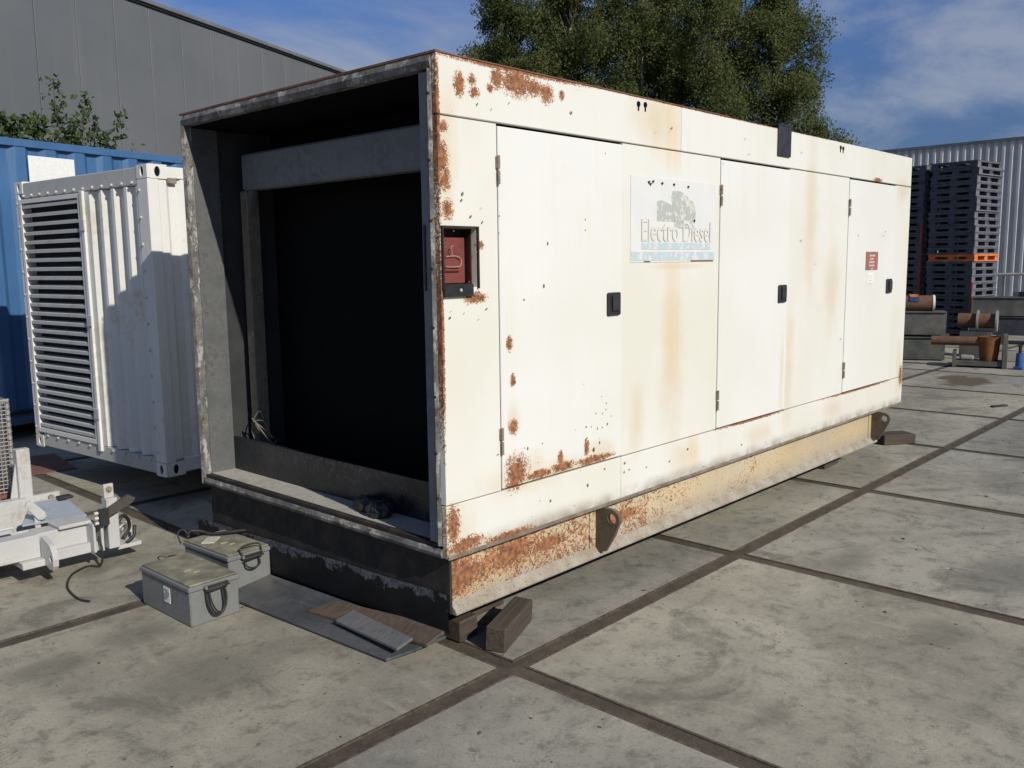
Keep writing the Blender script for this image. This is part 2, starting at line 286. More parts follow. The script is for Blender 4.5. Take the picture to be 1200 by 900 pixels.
# leaves and bark
def leafmat(name, dark, light, tr):
    n = NT(name, .6, 0, .12); pos = n.geo.outputs['Position']
    a = n.noise(.9, pos, 3, .6); d = n.noise(9, pos, 2, .6)
    c = n.mix(n.ramp(n.math('ADD', n.math('MULTIPLY', a, .6), n.math('MULTIPLY', d, .4)), .35, .65), dark, light); n.color(c)
    t = n.t.nodes.new('ShaderNodeBsdfTranslucent'); n.t.links.new(n.p.inputs['Base Color'].links[0].from_socket, t.inputs[0])
    m = n.t.nodes.new('ShaderNodeMixShader'); m.inputs[0].default_value = tr
    o = n.t.nodes['Material Output']; n.t.links.new(n.p.outputs[0], m.inputs[1]); n.t.links.new(t.outputs[0], m.inputs[2]); n.t.links.new(m.outputs[0], o.inputs[0])
    return n.m
M['leaf'] = leafmat('birch leaves', (.092, .118, .042), (.165, .185, .070), .55)
M['leafbush'] = leafmat('shrub leaves', (.030, .052, .018), (.078, .115, .036), .3)
M['bark'] = simple('pale birch bark', (.34,.32,.28), .9, 0, .4, 6, .3, (.05,.045,.04))
M['twig'] = simple('brown twig bark', (.085,.07,.05), .9, 0, .3, 10, .2)

# ------------------------------------------------------------------ mesh kit
def mesh_obj(name, bm, mat, parent=None, smooth=False):
    me = bpy.data.meshes.new(name); bmesh.ops.recalc_face_normals(bm, faces=bm.faces[:]); bm.to_mesh(me); bm.free()
    for m in (mat if isinstance(mat, (list, tuple)) else [mat]): me.materials.append(m)
    if smooth:
        for p in me.polygons: p.use_smooth = True
    o = bpy.data.objects.new(name, me); C.objects.link(o)
    if parent: o.parent = parent
    return o
def NB(): return bmesh.new()
def box(bm, x0, x1, y0, y1, z0, z1, bev=0, mx=None, seg=1):
    r = bmesh.ops.create_cube(bm, size=1); vs = r['verts']
    for v in vs: v.co = Vector(((x0+x1)/2 + v.co.x*(x1-x0), (y0+y1)/2 + v.co.y*(y1-y0), (z0+z1)/2 + v.co.z*(z1-z0)))
    if bev:
        es = list({e for v in vs for e in v.link_edges})
        rr = bmesh.ops.bevel(bm, geom=es, offset=bev, segments=seg, affect='EDGES', profile=.5); vs = list({v for f in rr['faces'] for v in f.verts} | {v for v in vs if v.is_valid})
    if mx is not None:
        for v in vs: v.co = mx @ v.co
    return vs
def cyl(bm, p0, p1, r0, r1=None, seg=12, caps=True):
    p0 = Vector(p0); p1 = Vector(p1); r1 = r0 if r1 is None else r1
    d = (p1-p0).normalized(); a = d.orthogonal().normalized(); b = d.cross(a)
    A = [bm.verts.new(p0 + r0*(math.cos(t)*a + math.sin(t)*b)) for t in [2*math.pi*i/seg for i in range(seg)]]
    B = [bm.verts.new(p1 + r1*(math.cos(t)*a + math.sin(t)*b)) for t in [2*math.pi*i/seg for i in range(seg)]]
    for i in range(seg): bm.faces.new((A[i], A[(i+1) % seg], B[(i+1) % seg], B[i]))
    if caps: bm.faces.new(A[::-1]); bm.faces.new(B)
def tube(bm, pts, r, seg=8):
    pts = [Vector(p) for p in pts]; rings = []
    rr = r if isinstance(r, (list, tuple)) else [r]*len(pts)
    a = None
    for i, p in enumerate(pts):
        d = (pts[min(i+1, len(pts)-1)] - pts[max(i-1, 0)]).normalized()
        a = d.orthogonal().normalized() if a is None else (a - d*a.dot(d)).normalized()
        b = d.cross(a)
        rings.append([bm.verts.new(p + rr[i]*(math.cos(t)*a + math.sin(t)*b)) for t in [2*math.pi*k/seg for k in range(seg)]])
    for A, B in zip(rings, rings[1:]):
        for i in range(seg): bm.faces.new((A[i], A[(i+1) % seg], B[(i+1) % seg], B[i]))
    bm.faces.new(rings[0][::-1]); bm.faces.new(rings[-1])
def smoothpath(pts, k=5):
    pts = [Vector(p) for p in pts]; out = []
    for i in range(len(pts)-1):
        p0 = pts[max(i-1, 0)]; p1 = pts[i]; p2 = pts[i+1]; p3 = pts[min(i+2, len(pts)-1)]
        for j in range(k):
            t = j/k; out.append(.5*((2*p1) + (p2-p0)*t + (2*p0-5*p1+4*p2-p3)*t*t + (3*p1-p0-3*p2+p3)*t**3))
    return out + [pts[-1]]
def prism(bm, pts, vec):
    """polygon (3-D points, planar) extruded along vec"""
    vec = Vector(vec); A = [bm.verts.new(p) for p in pts]; B = [bm.verts.new(Vector(p)+vec) for p in pts]; k = len(A)
    bm.faces.new(A); bm.faces.new(B[::-1])
    for i in range(k): bm.faces.new((A[i], B[i], B[(i+1) % k], A[(i+1) % k]))
def ring_plate(bm, outer, centre, rad, f, vec, k=28, ry=None):
    """2-D polygon with an oval hole, mapped to 3-D by f(u, v), thickness vec"""
    ry = ry or rad; vec = Vector(vec); cx, cy = centre; O = []; I = []
    for i in range(k):
        t = 2*math.pi*i/k; dx, dy = math.cos(t), math.sin(t); best = 1e9
        for (x1, y1), (x2, y2) in zip(outer, outer[1:]+outer[:1]):
            ex, ey = x2-x1, y2-y1; det = dx*(-ey) + dy*ex
            if abs(det) < 1e-12: continue
            s = ((x1-cx)*(-ey) + (y1-cy)*ex)/det; q = (dx*(y1-cy) - dy*(x1-cx))/det
            if s > 0 and -1e-6 <= q <= 1+1e-6: best = min(best, s)
        O.append((cx+dx*best, cy+dy*best)); I.append((cx+dx*rad, cy+dy*ry))
    L = [[bm.verts.new(Vector(f(*p))+o) for p in P] for P in (O, I) for o in (Vector((0, 0, 0)), vec)]
    for i in range(k):
        j = (i+1) % k
        bm.faces.new((L[0][i], L[0][j], L[2][j], L[2][i])); bm.faces.new((L[1][j], L[1][i], L[3][i], L[3][j]))
        bm.faces.new((L[0][j], L[0][i], L[1][i], L[1][j])); bm.faces.new((L[2][i], L[2][j], L[3][j], L[3][i]))
def thing(name, label, cat, loc=(0, 0, 0), rz=0, group=None):
    o = bpy.data.objects.new(name, None); C.objects.link(o); o.empty_display_size = .2
    o.location = loc; o.rotation_euler = (0, 0, rz); o['label'] = label; o['category'] = cat
    if group: o['group'] = group
    return o
def tag(o, label=None, cat=None, group=None, kind=None):
    for k, v in (('label', label), ('category', cat), ('group', group), ('kind', kind)):
        if v: o[k] = v
    return o
def P(name, mat, parent, *boxes, bev=0):
    """part made of axis aligned boxes"""
    bm = NB()
    for b in boxes: box(bm, *b, bev=bev)
    return mesh_obj(name, bm, mat, parent)
def share(o, parent=None, loc=None):
    c = o.copy(); C.objects.link(c)
    if parent is not None: c.parent = parent
    if loc is not None: c.location = loc
    return c
rng = random.Random(5)

# ------------------------------------------------------------------ setting: ground, yard
bm = NB(); bmesh.ops.create_grid(bm, x_segments=1, y_segments=1, size=900)
g = mesh_obj('ground', bm, M['ground']); g.location.z = -.06; tag(g, kind='structure')
yard = P('concrete_yard', M['joint'], None, (-9, 33, -15, 17, -.055, -.005)); tag(yard, kind='structure')
slab0 = None
for i in range(-4, 15):
    for j in range(-6, 7):
        x0, y0 = 2*i, 2*j
        if slab0 is None:
            bm = NB(); box(bm, .050, 1.950, .050, 1.950, -.045, 0, .001)
            slab0 = o = mesh_obj('concrete_slab', bm, M['concrete'], yard)
        else: o = share(slab0)
        o.location = (x0, y0, 0)
# steel angle edging round each slab near the camera reads as a thin rim: one part
bm = NB()
for i in range(-4, 15):
    for j in range(-6, 7):
        for (a0, a1, b0, b1) in ((.037, 1.963, .037, .0495), (.037, 1.963, 1.9505, 1.963), (.037, .0495, .050, 1.950), (1.9505, 1.963, .050, 1.950)):
            box(bm, 2*i+a0, 2*i+a1, 2*j+b0, 2*j+b1, -.04, .0008)
o = mesh_obj('slab_edging', bm, M['edging'], yard); o['kind'] = 'stuff'
# chips, grit and leaf scraps lying about
bm = NB(); r2 = random.Random(11)
for k in range(900):
    x = r2.uniform(-2.6, 9); y = r2.uniform(-3, 4)
    if -.2 < x < 5.5 and .3 < y < 2.4: continue
    s = r2.choice([.002, .003, .003, .004, .005, .007]) * r2.uniform(.6, 1.5)
    vs = bmesh.ops.create_icosphere(bm, subdivisions=1, radius=s)['verts']; st = r2.uniform(.5, 2.2)
    m = Matrix.Translation((x, y, s*.25)) @ Matrix.Rotation(r2.uniform(0, 6.3), 4, 'Z') @ Matrix.Diagonal((st, 1, .4, 1))
    for v in vs: v.co = m @ v.co
    mi = r2.choice([0, 0, 1])
    for f in {f for v in vs for f in v.link_faces}: f.material_index = mi
o = mesh_obj('grit', bm, [M['joint'], M['galv']]); tag(o, kind='stuff')
bm = NB(); r9 = random.Random(17)
spots = [(r9.uniform(.1, 5.4), r9.gauss(.30, .03)) for k in range(14)] + [(r9.uniform(-2, 9), r9.choice([-.05, .05])+r9.gauss(0, .008)) for k in range(22)] + [(r9.choice([0, 2, 4, 6])+r9.gauss(0, .03), r9.uniform(-2.5, .2)) for k in range(12)]
for (x, y) in spots:
    for k in range(r9.randint(2, 6)):
        az = r9.uniform(0, 6.3); ln = r9.uniform(.015, .05); bx, by = x+r9.gauss(0, .012), y+r9.gauss(0, .012); dx_, dy_ = math.cos(az), math.sin(az); wv_ = .0016
        q = [(bx+dx_*ln*t*t*.9, by+dy_*ln*t*t*.9, -.004+ln*(t-.35*t*t)) for t in (0, .5, 1)]
        A = [bm.verts.new((p[0]-dy_*wv_*(1-i*.45), p[1]+dx_*wv_*(1-i*.45), p[2])) for i, p in enumerate(q)]; B = [bm.verts.new((p[0]+dy_*wv_*(1-i*.45), p[1]-dx_*wv_*(1-i*.45), p[2])) for i, p in enumerate(q)]
        for i in range(2): bm.faces.new((A[i], A[i+1], B[i+1], B[i]))
o = mesh_obj('weeds', bm, M['leafbush']); tag(o, kind='stuff')
o = P('red_sheet', M['reddish'], None, (-.55, .34, -.42, .42, .002, .010)); o.location = (.02, 6.02, 0); o.rotation_euler.z = R(-8)
tag(o, 'flat red brown sheet on the ground between the blue container and the trailer frame', 'metal sheet')

# ------------------------------------------------------------------ the cream generator enclosure
L, W, ZT, ZB = 5.592, 2.166, 2.628, .4765
gen = thing('generator_enclosure', 'large cream white generator enclosure with rust patches and an open dark front end', 'generator', (-.155, .245, 0))
zt = 2.379
S_ = M['side']
P('top_band', S_, gen, (.002, 1.867, 0, .03, 2.386, ZT), bev=.003); P('top_band', S_, gen, (1.871, L, 0, .03, 2.386, ZT), bev=.003)
P('lower_band', S_, gen, (.002, 1.300, -.002, .03, ZB, .716), bev=.003); P('lower_band', S_, gen, (1.303, 3.246, -.002, .03, ZB, .716), bev=.003); P('lower_band', S_, gen, (3.249, L, -.002, .03, ZB, .716), bev=.003)
P('band_lip', dusty('dirty lip with shade', (.14,.105,.075), (.24,.20,.15), .8), gen, (.002, L, -.010, -.003, ZB-.004, ZB+.014), bev=.002)  # dirty lip, darkened further to paint the shadow line under the band
# first fixed panel with the hole for the emergency stop
P('side_panel', S_, gen, (.002, .014, 0, .03, .722, zt), (.216, .352, 0, .03, .722, zt), (.014, .216, 0, .03, .722, 1.668), (.014, .216, 0, .03, 1.922, zt))
P('side_panel', S_, gen, (1.306, 2.310, 0, .03, .722, zt), bev=.002)
P('side_panel', S_, gen, (3.251, 4.255, 0, .03, .722, zt), bev=.002)
P('side_panel', S_, gen, (5.250, L, 0, .03, .722, zt), bev=.002)
P('door_backing', M['shadeblack'], gen, (.36, L-.03, .034, .04, .5, 2.5))
def door(x0, x1, hx, hz, hinges):
    d = P('door', M['door'], gen, (x0, x1, -.006, .024, .726, 2.370), bev=.004)
    h = P('latch', M['black'], d, (hx-.055, hx+.055, -.022, -.006, hz-.06, hz+.06), bev=.006)
    P('latch_lever', M['bluegrey'], d, (hx-.028, hx+.030, -.034, -.0225, hz-.035, hz+.045), bev=.004)
    for z in hinges:
        bm = NB(); cyl(bm, (x0-.004, -.014, z-.062), (x0-.004, -.014, z-.004), .0065, seg=10); cyl(bm, (x0-.004, -.014, z+.004), (x0-.004, -.014, z+.062), .0065, seg=10)
        box(bm, x0+.000, x0+.006, -.0105, -.0062, z-.058, z-.006); box(bm, x0-.013, x0-.008, -.0105, -.0002, z+.006, z+.058)
        mesh_obj('hinge', bm, M['hinge'], d)
    return d
door(.357, 1.301, 1.214, 1.552, (2.18, .955)); door(2.315, 3.246, 3.152, 1.54, (2.16, .905)); door(4.260, 5.245, 5.135, 1.538, (2.16, .905))
P('roof', M['side'], gen, (.03, L, .031, W, 2.600, 2.632), bev=.003)
P('roof_edge', M['rimrust'], gen, (-.003, .03, .0, W, 2.6285, 2.638), (.03, 2.4, -.003, .03, 2.6285, 2.634))
P('far_wall', S_, gen, (0.002, L, W-.03, W, ZB, 2.60)); P('end_wall', S_, gen, (L-.03, L-.001, .03, W-.03, ZB, 2.60))
# front rim: four folded steel lips with an uneven, dented, rusty face
def rim(y0, y1, z0, z1):
    bm = NB(); lx = abs(y1-y0) > abs(z1-z0); k = 60
    r3 = random.Random(int(y0*100+z0*10))
    pr = []
    for i in range(k+1):
        t = i/k; j = r3.uniform(-.0012, .0012); j2 = r3.uniform(-.0012, .0012)
        if lx: q = [(y0+(y1-y0)*t, z0+j), (y0+(y1-y0)*t, z0+(z1-z0)*.5+j2), (y0+(y1-y0)*t, z1)]
        else: q = [(y0+j, z0+(z1-z0)*t), (y0+(y1-y0)*.5+j2, z0+(z1-z0)*t), (y1, z0+(z1-z0)*t)]
        pr.append([bm.verts.new((xx, a, b)) for xx, (a, b) in ((.042, q[0]), (-.002+j2, q[0]), (-.010+j2, q[1]), (0.0, q[2]), (.042, q[2]))])
    for A, B in zip(pr, pr[1:]):
        for s in range(5): bm.faces.new((A[s], A[(s+1) % 5], B[(s+1) % 5], B[s]))
    bm.faces.new(pr[0]); bm.faces.new(pr[-1][::-1])
    return mesh_obj('rim', bm, M['rim'], gen)
rim(W-.032, .031, 2.570, 2.627); rim(W-.046, W-.002, ZB, 2.569); rim(.058, .031, ZB+.056, 2.569); rim(W-.047, .031, ZB+.038, ZB); P('sill_lip', M['darkrust'], gen, (.006, .042, .06, W-.05, ZB+.039, .5345))
bm = NB()
for z in (2.47, 2.2, 1.95, 1.75, 1.5, 1.2, .95, .75): cyl(bm, (-.014, .044, z), (.0, .044, z), .007, seg=8)
o = mesh_obj('rivets', bm, M['black'], gen); o['kind'] = 'stuff'
# inside
P('interior_wall', M['galv'], gen, (.043, .200, W-.048, W-.031, .5, 2.59)); P('inner_wall_shade', M['lining'], gen, (.201, .62, W-.036, W-.031, .5, 2.59)); P('interior_wall', M['beamgrey'], gen, (.008, .30, .108, .116, .54, 2.56), (.008, .016, .059, .108, .54, 2.56))  # far stretch of the inner wall has its shade put into a darker colour
P('interior_floor', M['dustfloor'], gen, (.043, .62, .047, W-.046, .515, .535))
P('ceiling', M['shadeblack'], gen, (.043, .62, .047, W-.046, 2.56, 2.585))
P('sill_plate', M['darksteel'], gen, (.201, .208, .048, W-.037, .536, .735), (.208, .226, .048, W-.037, .728, .735))
P('crossbeam', M['beamgrey'], gen, (.30, .39, .048, 2.04, 2.215, 2.425), bev=.012)
P('post', M['postbrown'], gen, (.30, .39, 2.00, 2.07, .536, 2.214), bev=.008); P('post', M['postbrown'], gen, (.30, .39, .10, .19, .536, 2.214), bev=.008)
bm = NB(); prism(bm, [(.31, 1.99, 2.213), (.31, 1.935, 2.213), (.31, 1.985, 2.07), (.31, 2.02, 2.07)], (.03, 0, 0)); mesh_obj('gusset', bm, M['galv'], gen)
bm = NB(); prism(bm, [(.31, .12, 2.213), (.31, .17, 2.213), (.31, .12, 2.12), (.31, .09, 2.12)], (.03, 0, 0)); mesh_obj('gusset', bm, M['galv'], gen)
bm = NB(); box(bm, .56, .60, .05, W-.05, .536, 2.555)
for z in (.75, 2.17): box(bm, .548, .5595, .1, W-.1, z, z+.02)
mesh_obj('radiator_core', bm, M['shadeblack'], gen)
bm = NB()
for k in range(4): tube(bm, smoothpath([(.29+.01*k, 2.03-.02*k, .72), (.27-.01*k, 2.02-.02*k, .80+.02*k), (.29, 1.95-.035*k, .90-.06*k), (.31, 1.90-.03*k, .74)]), .004, 6)
mesh_obj('loose_wires', bm, M['postbrown'], gen)
# skid
sk = gen
P('skid_rail', M['skid'], sk, (.055, 5.08, .045, .060, .214, .462)); bm = NB(); prism(bm, [(.055, .115, .200), (.055, .006, .200), (.055, .004, .208), (.055, .044, .252), (.055, .046, .213), (.055, .115, .213)], (5.025, 0, 0)); mesh_obj('skid_flange', bm, M['flange'], sk)
P('skid_top_flange', M['shadeblack'], sk, (.055, 5.08, .0455, .12, .4625, .4755))
P('skid_rail', M['skid'], sk, (.055, 5.08, W-.06, W-.045, .214, .462)); P('skid_flange', M['flange'], sk, (.055, 5.08, W-.115, W-.02, .200, .213))
P('cross_member', M['darkrust'], sk, (.040, .054, .03, W-.03, .205, .474)); P('cross_member', M['darkrust'], sk, (5.081, 5.095, .03, W-.03, .205, .474))
for k in range(5): P('cross_member', M['darkrust'], sk, (.9+k*.85, 1.0+k*.85, .121, W-.121, .3, .45))
P('belly_plate', M['shadeblack'], sk, (.06, L-.02, .03, W-.03, .4765, .49))
def lug(x):
    bm = NB(); outer = [(.044, .462), (-.02, .474), (-.075, .472), (-.105, .455), (-.118, .425), (-.112, .395), (-.045, .255), (-.02, .228), (.044, .222)]
    ring_plate(bm, outer, (-.068, .420), .027, lambda u, v: (x, u, v), (.022, 0, 0))
    o = mesh_obj('lifting_lug', bm, M['lug'], gen); P('weld_plate', M['skid'], o, (x-.05, x+.05, .038, .0445, .23, .45))
lug(1.125); lug(5.005)
# roof strap, bolt holes
P('roof_strap', M['bluegrey'], gen, (3.040, 3.222, -.014, -.0005, 2.452, 2.645), (3.040, 3.222, -.014, .2, 2.6455, 2.657), bev=.003)
for x, z in ((1.443, 2.592), (1.506, 2.595), (4.062, 2.589), (4.109, 2.586)):
    bm = NB(); cyl(bm, (x, -.004, z), (x, .001, z), .015, seg=14); box(bm, x-.005, x+.005, -.0035, .0, z-.034, z-.008); mesh_obj('drain_hole', bm, M['shadeblack'], gen)
bm = NB()
for x, z, s in ((.69, 1.86, .012), (.66, 1.66, .014), (.98, 1.98, .007), (.25, 1.95, .008), (3.4, 2.5, .009), (2.6, 2.52, .008), (2.65, 2.43, .008), (4.45, 1.95, .01), (.98, .86, .012), (1.05, .80, .018), (1.1, .83, .012), (.7, .60, .01), (1.0, .62, .012)):
    vs = bmesh.ops.create_circle(bm, cap_ends=True, segments=7, radius=s)['verts']
    for v in vs: v.co = Vector((x + v.co.x*.45, -.0078, z + v.co.y*.8))
rc = random.Random(21)
for cx, cz, sx_, sz_, k in ((1.08, .90, .10, .10, 18), (.13, 1.99, .09, .06, 9), (.12, 1.58, .09, .06, 12), (.30, 1.9, .05, .1, 4), (.7, .60, .5, .06, 7), (1.5, .60, .8, .06, 5), (.8, 1.5, .4, .5, 4), (2.9, 1.5, 1.5, .7, 5), (.6, 2.45, .5, .04, 5), (1.9, 2.5, .5, .07, 4), (4.95, 1.95, .06, .03, 4), (.53, .80, .06, .07, 10), (2.75, .60, 1., .06, 4)):
    for q in range(k):
        x = cx+rc.gauss(0, sx_); z = cz+rc.gauss(0, sz_); sz = rc.choice([.0025, .003, .004, .0055])
        if not (.02 < x < 5.5 and .5 < z < 2.6): continue
        vs = bmesh.ops.create_circle(bm, cap_ends=True, segments=6, radius=sz)['verts']; st = rc.uniform(.7, 1.8)
        for v in vs: v.co = Vector((x + v.co.x, -.0078, z + v.co.y*st))
o = mesh_obj('paint_chips', bm, M['chip'], gen); o['kind'] = 'stuff'
# emergency stop recess
es = P('stop_recess', M['maroon'], gen, (.002, .228, .095, .105, 1.655, 1.935), (.014, .020, .031, .095, 1.668, 1.922), (.210, .216, .031, .095, 1.668, 1.922), (.0205, .2095, .031, .095, 1.916, 1.922), (.0205, .2095, .031, .095, 1.668, 1.674))
P('recess_frame', M['darkrust'], es, (.006, .0135, -.012, .0, 1.662, 1.930), (.2165, .224, -.012, .0, 1.662, 1.930), (.0136, .2164, -.012, .0, 1.9225, 1.930))
P('lower_lip', M['black'], es, (.010, .180, -.020, -.0005, 1.630, 1.684), bev=.004)
P('cover_plate', M['redplate'], es, (.040, .196, .052, .058, 1.685, 1.885), bev=.003)
P('push_plate', M['redplate'], es, (.062, .158, .040, .0515, 1.735, 1.80), bev=.006)
bm = NB(); pts = [(.065, .034, 1.80), (.12, .030, 1.803), (.150, .030, 1.79), (.152, .030, 1.77), (.135, .030, 1.757), (.062, .034, 1.757)]
tube(bm, smoothpath(pts), .0028, 6); tube(bm, smoothpath([(.10, .034, 1.805), (.10, .032, 1.822), (.092, .03, 1.832), (.098, .03, 1.847), (.108, .03, 1.843)]), .002, 6); mesh_obj('pull_ring', bm, M['whitewire'], es)
bm = NB(); cyl(bm, (.098, -.024, 1.658), (.098, -.018, 1.658), .007, seg=10); mesh_obj('screw', bm, M['bolt'], es)
# faded sign
n = NT('faded sign sheet', .4); a = n.noise(5, None, 5, .6); n.color(n.mix(n.ramp(a, .4, .7), (.65, .65, .61), (.61, .625, .62))); M['sign'] = n.m
def flaky(name, col, thr, under=(.61, .615, .59), amt=1.):
    n = NT(name, .5); f = n.noise(22, None, 5, .7); n.color(n.mix(n.ramp(f, thr, thr+.12, 0, amt), col, under)); return n.m
M['skyl'] = flaky('grey green print', (.40, .42, .37), .50); M['bandblue'] = flaky('pale blue print', (.44, .525, .54), .48); M['lettertan'] = flaky('tan print', (.60, .575, .52), .38); M['letterpale'] = flaky('cream print', (.63, .61, .52), .6)
sg = P('sign_sheet', M['sign'], gen, (1.375, 2.250, -.003, -.0005, 1.765, 2.222))
bm = NB(); Y = -.0045
def flat(bm, pts, y, t=.0012): prism(bm, [(a, y, b) for a, b in pts], (0, t, 0))
flat(bm, [(1.625, 1.99), (1.623, 2.095), (1.66, 2.104), (1.70, 2.100), (1.79, 2.075), (1.80, 1.99)], Y)
flat(bm, [(1.8005, 1.955), (1.7905, 2.075), (1.777, 2.085), (1.768, 2.13), (1.778, 2.158), (1.80, 2.163), (1.87, 2.160), (1.93, 2.135), (1.985, 2.115), (2.02, 2.085), (2.03, 2.05), (2.015, 1.955)], Y)
mesh_obj('skyline_print', bm, M['skyl'], sg)
bm = NB()
for k in range(9): flat(bm, [(1.885+k*.016, 2.138-k*.007-.010*(k % 2)), (1.893+k*.016, 2.142-k*.007), (1.915+k*.013, 2.10-k*.006), (1.905+k*.013, 2.095-k*.006)], Y-.0014)
mesh_obj('tree_print', bm, M['letterpale'], sg)
P('stripe_print', M['bandblue'], sg, (1.478, 2.200, Y, Y+.0012, 1.835, 1.873)); P('stripe_print', M['bandblue'], sg, (1.382, 2.246, Y, Y+.0012, 1.775, 1.822))
def lettering(txt, x0, x1, z0, z1, y, mat, parent, offset=0, name='lettering', sh=0):
    cu = bpy.data.curves.new(name, 'FONT'); cu.body = txt; cu.size = 1; cu.offset = offset; cu.extrude = 0; cu.resolution_u = 3
    o = bpy.data.objects.new(name, cu); C.objects.link(o); dg = bpy.context.evaluated_depsgraph_get(); me = bpy.data.meshes.new_from_object(o.evaluated_get(dg)); bpy.data.objects.remove(o)
    co = np.array([v.co[:] for v in me.vertices]); lo = co.min(0); hi = co.max(0)
    for v in me.vertices:
        u = (v.co.x-lo[0])/(hi[0]-lo[0]); q = (v.co.y-lo[1])/(hi[1]-lo[1]); v.co = (x0+(x1-x0)*u, y, z0+(z1-z0)*q)
    me.materials.append(mat); ob = bpy.data.objects.new(name, me); C.objects.link(ob); ob.parent = parent; return ob
lettering('Electro Diesel', 1.474, 2.206, 1.878, 2.000, Y-.0018, M['lettertan'], sg, .018)
lettering('Electro Diesel', 1.480, 2.200, 1.884, 1.994, Y-.0026, M['letterpale'], sg, .0)
o = P('bottom_rust_edge', M['rimrust'], sg, (1.98, 2.235, Y, Y+.0012, 1.766, 1.773), (1.50, 1.56, Y, Y+.0012, 1.766, 1.772)); o['kind'] = 'stuff'
bm = NB()
for x, z in ((1.53, 2.195), (1.545, 2.185), (1.57, 2.20), (1.66, 2.195), (1.78, 2.195), (1.93, 2.19), (2.0, 2.0), (1.985, 1.93)): flat(bm, [(x, z), (x+.012, z-.012), (x+.028, z+.004), (x+.014, z+.008)], Y)
o = mesh_obj('torn_spots', bm, M['darkrust'], sg); o['kind'] = 'stuff'
nt_ = P('warning_plate', simple('brown red warning plate', (.27, .12, .10), .6, 0, .12, 20, 0), gen, (4.620, 4.872, -.0095, -.0065, 1.678, 1.824))
pk = simple('pale pink print', (.66, .50, .46), .6, 0, .1, 20, 0)
bm = NB()
for k, (a, b) in enumerate(((.30, .80), (.34, .66), (.28, .72), (.28, .72), (.45, .6))):
    x = 4.62+.252*a; z = 1.80-.0265*k
    while x < 4.62+.252*b - .012: box(bm, x, x+.013, -.0105, -.0097, z-.014, z); x += .019
mesh_obj('print_lines', bm, pk, nt_)
P('small_sticker', M['paper'], gen, (4.665, 4.80, -.0085, -.0065, 1.565, 1.655)); 
bm = NB()
for k in range(4): box(bm, 4.685+.002*k, 4.775, -.0095, -.0087, 1.635-.02*k-.006, 1.635-.02*k)
mesh_obj('sticker_print', bm, simple('grey faint print', (.45, .45, .43)), gen)

# dark lump on the enclosure floor, ragged sheet against the skid end, flat plate, boards
bm = NB(); r4 = random.Random(3)
for k in range(9):
    cx, cy, s = -.04+.07*r4.random(), .86+.24*r4.random(), r4.uniform(.035, .075)
    vs = bmesh.ops.create_icosphere(bm, subdivisions=3, radius=s)['verts']
    for v in vs: v.co = Vector((cx+v.co.x*.8+r4.uniform(-.008, .008), cy+v.co.y*1.2+r4.uniform(-.008, .008), max(.5355, .56+v.co.z*.75+r4.uniform(-.008, .008))))
o = mesh_obj('rag_heap', bm, M['rubber'], None); tag(o, 'black crumpled rag heap lying on the dusty floor inside the open enclosure', 'rags')
# end sheet: bent plate with torn pale top edge
bm = NB(); r5 = random.Random(8); k = 60; rows = []
def sheet_pt(t, s): # t along (0 near right end), s up
    y = .287 + t*2.27; x = -.112 - .012*s; zb = .105-.09*t; ztp = .296-.07*t + .002*math.sin(t*23)
    return Vector((x, y, zb+(ztp-zb)*s))
for i in range(k+1): rows.append([bm.verts.new(sheet_pt(i/k, s)) for s in (0, .3, .6, .8, 1.0)])
for A, B in zip(rows, rows[1:]):
    for s in range(4): bm.faces.new((A[s], A[s+1], B[s+1], B[s]))
r = bmesh.ops.solidify(bm, geom=bm.faces[:], thickness=.006)
n = NT('black sheet with scraped edge', .42); X, Y_, Z = n.sep(); a = n.noise(6, None, 6, .65, (1, 1, 1)); f = n.noise(60, None, 4, .7)
top = n.math('ADD', n.math('SUBTRACT', .318, n.math('MULTIPLY', Y_, .031)), 0.)      # line of the top edge
dd = n.math('SUBTRACT', top, Z)
m_ = n.ramp(n.math('SUBTRACT', dd, n.math('MULTIPLY', n.math('SUBTRACT', n.noise(5.5, None, 6, .7), .36), .34)), -.004, .004, 1, 0)
n.color(n.mix(m_, n.mix(n.ramp(a, .3, .7), (.014, .016, .019), (.028, .030, .034)), n.mix(n.ramp(f, .35, .7), (.09, .10, .11), (.34, .36, .38)))); n.bump(f, .3, .004)
o = mesh_obj('end_sheet', bm, n.m); tag(o, 'black steel sheet with a torn pale top edge leaning against the skid end', 'metal sheet')
def slabby(name, label, cat, pts, t, mat, z):                          # flat quad plate resting at heights z (per corner)
    bm = NB(); prism(bm, [(p[0], p[1], zz) for p, zz in zip(pts, z)], (0, 0, t)); bmesh.ops.bevel(bm, geom=bm.edges[:], offset=.002, segments=1, affect='EDGES')
    o = mesh_obj(name, bm, mat); tag(o, label, cat); return o
slabby('steel_plate', 'wide grey steel plate lying flat in front of the open enclosure', 'metal plate', [(-.415, 1.62), (-.345, .455), (-.235, .40), (-.13, .29), (-.13, 1.86), (-.30, 1.88)], .012, simple('blue grey flat plate', (.105,.11,.115), .38, .35, .2, 4, .1, (.16,.15,.13)), [.006, .006, .03, .092, .034, .012])
o = slabby('wooden_board', 'brown board with a rusty left end lying on the steel plate', 'board', [(-.289, 1.14), (-.152, 1.112), (-.085, .318), (-.207, .338)], .016, M['board'], [.030, .054, .106, .062])
o = slabby('narrow_board', 'narrow grey weathered board lying across the brown board', 'board', [(-.300, .895), (-.190, .893), (-.232, .402), (-.312, .42)], .014, M['greyboard'], [.052, .072, .084, .054])
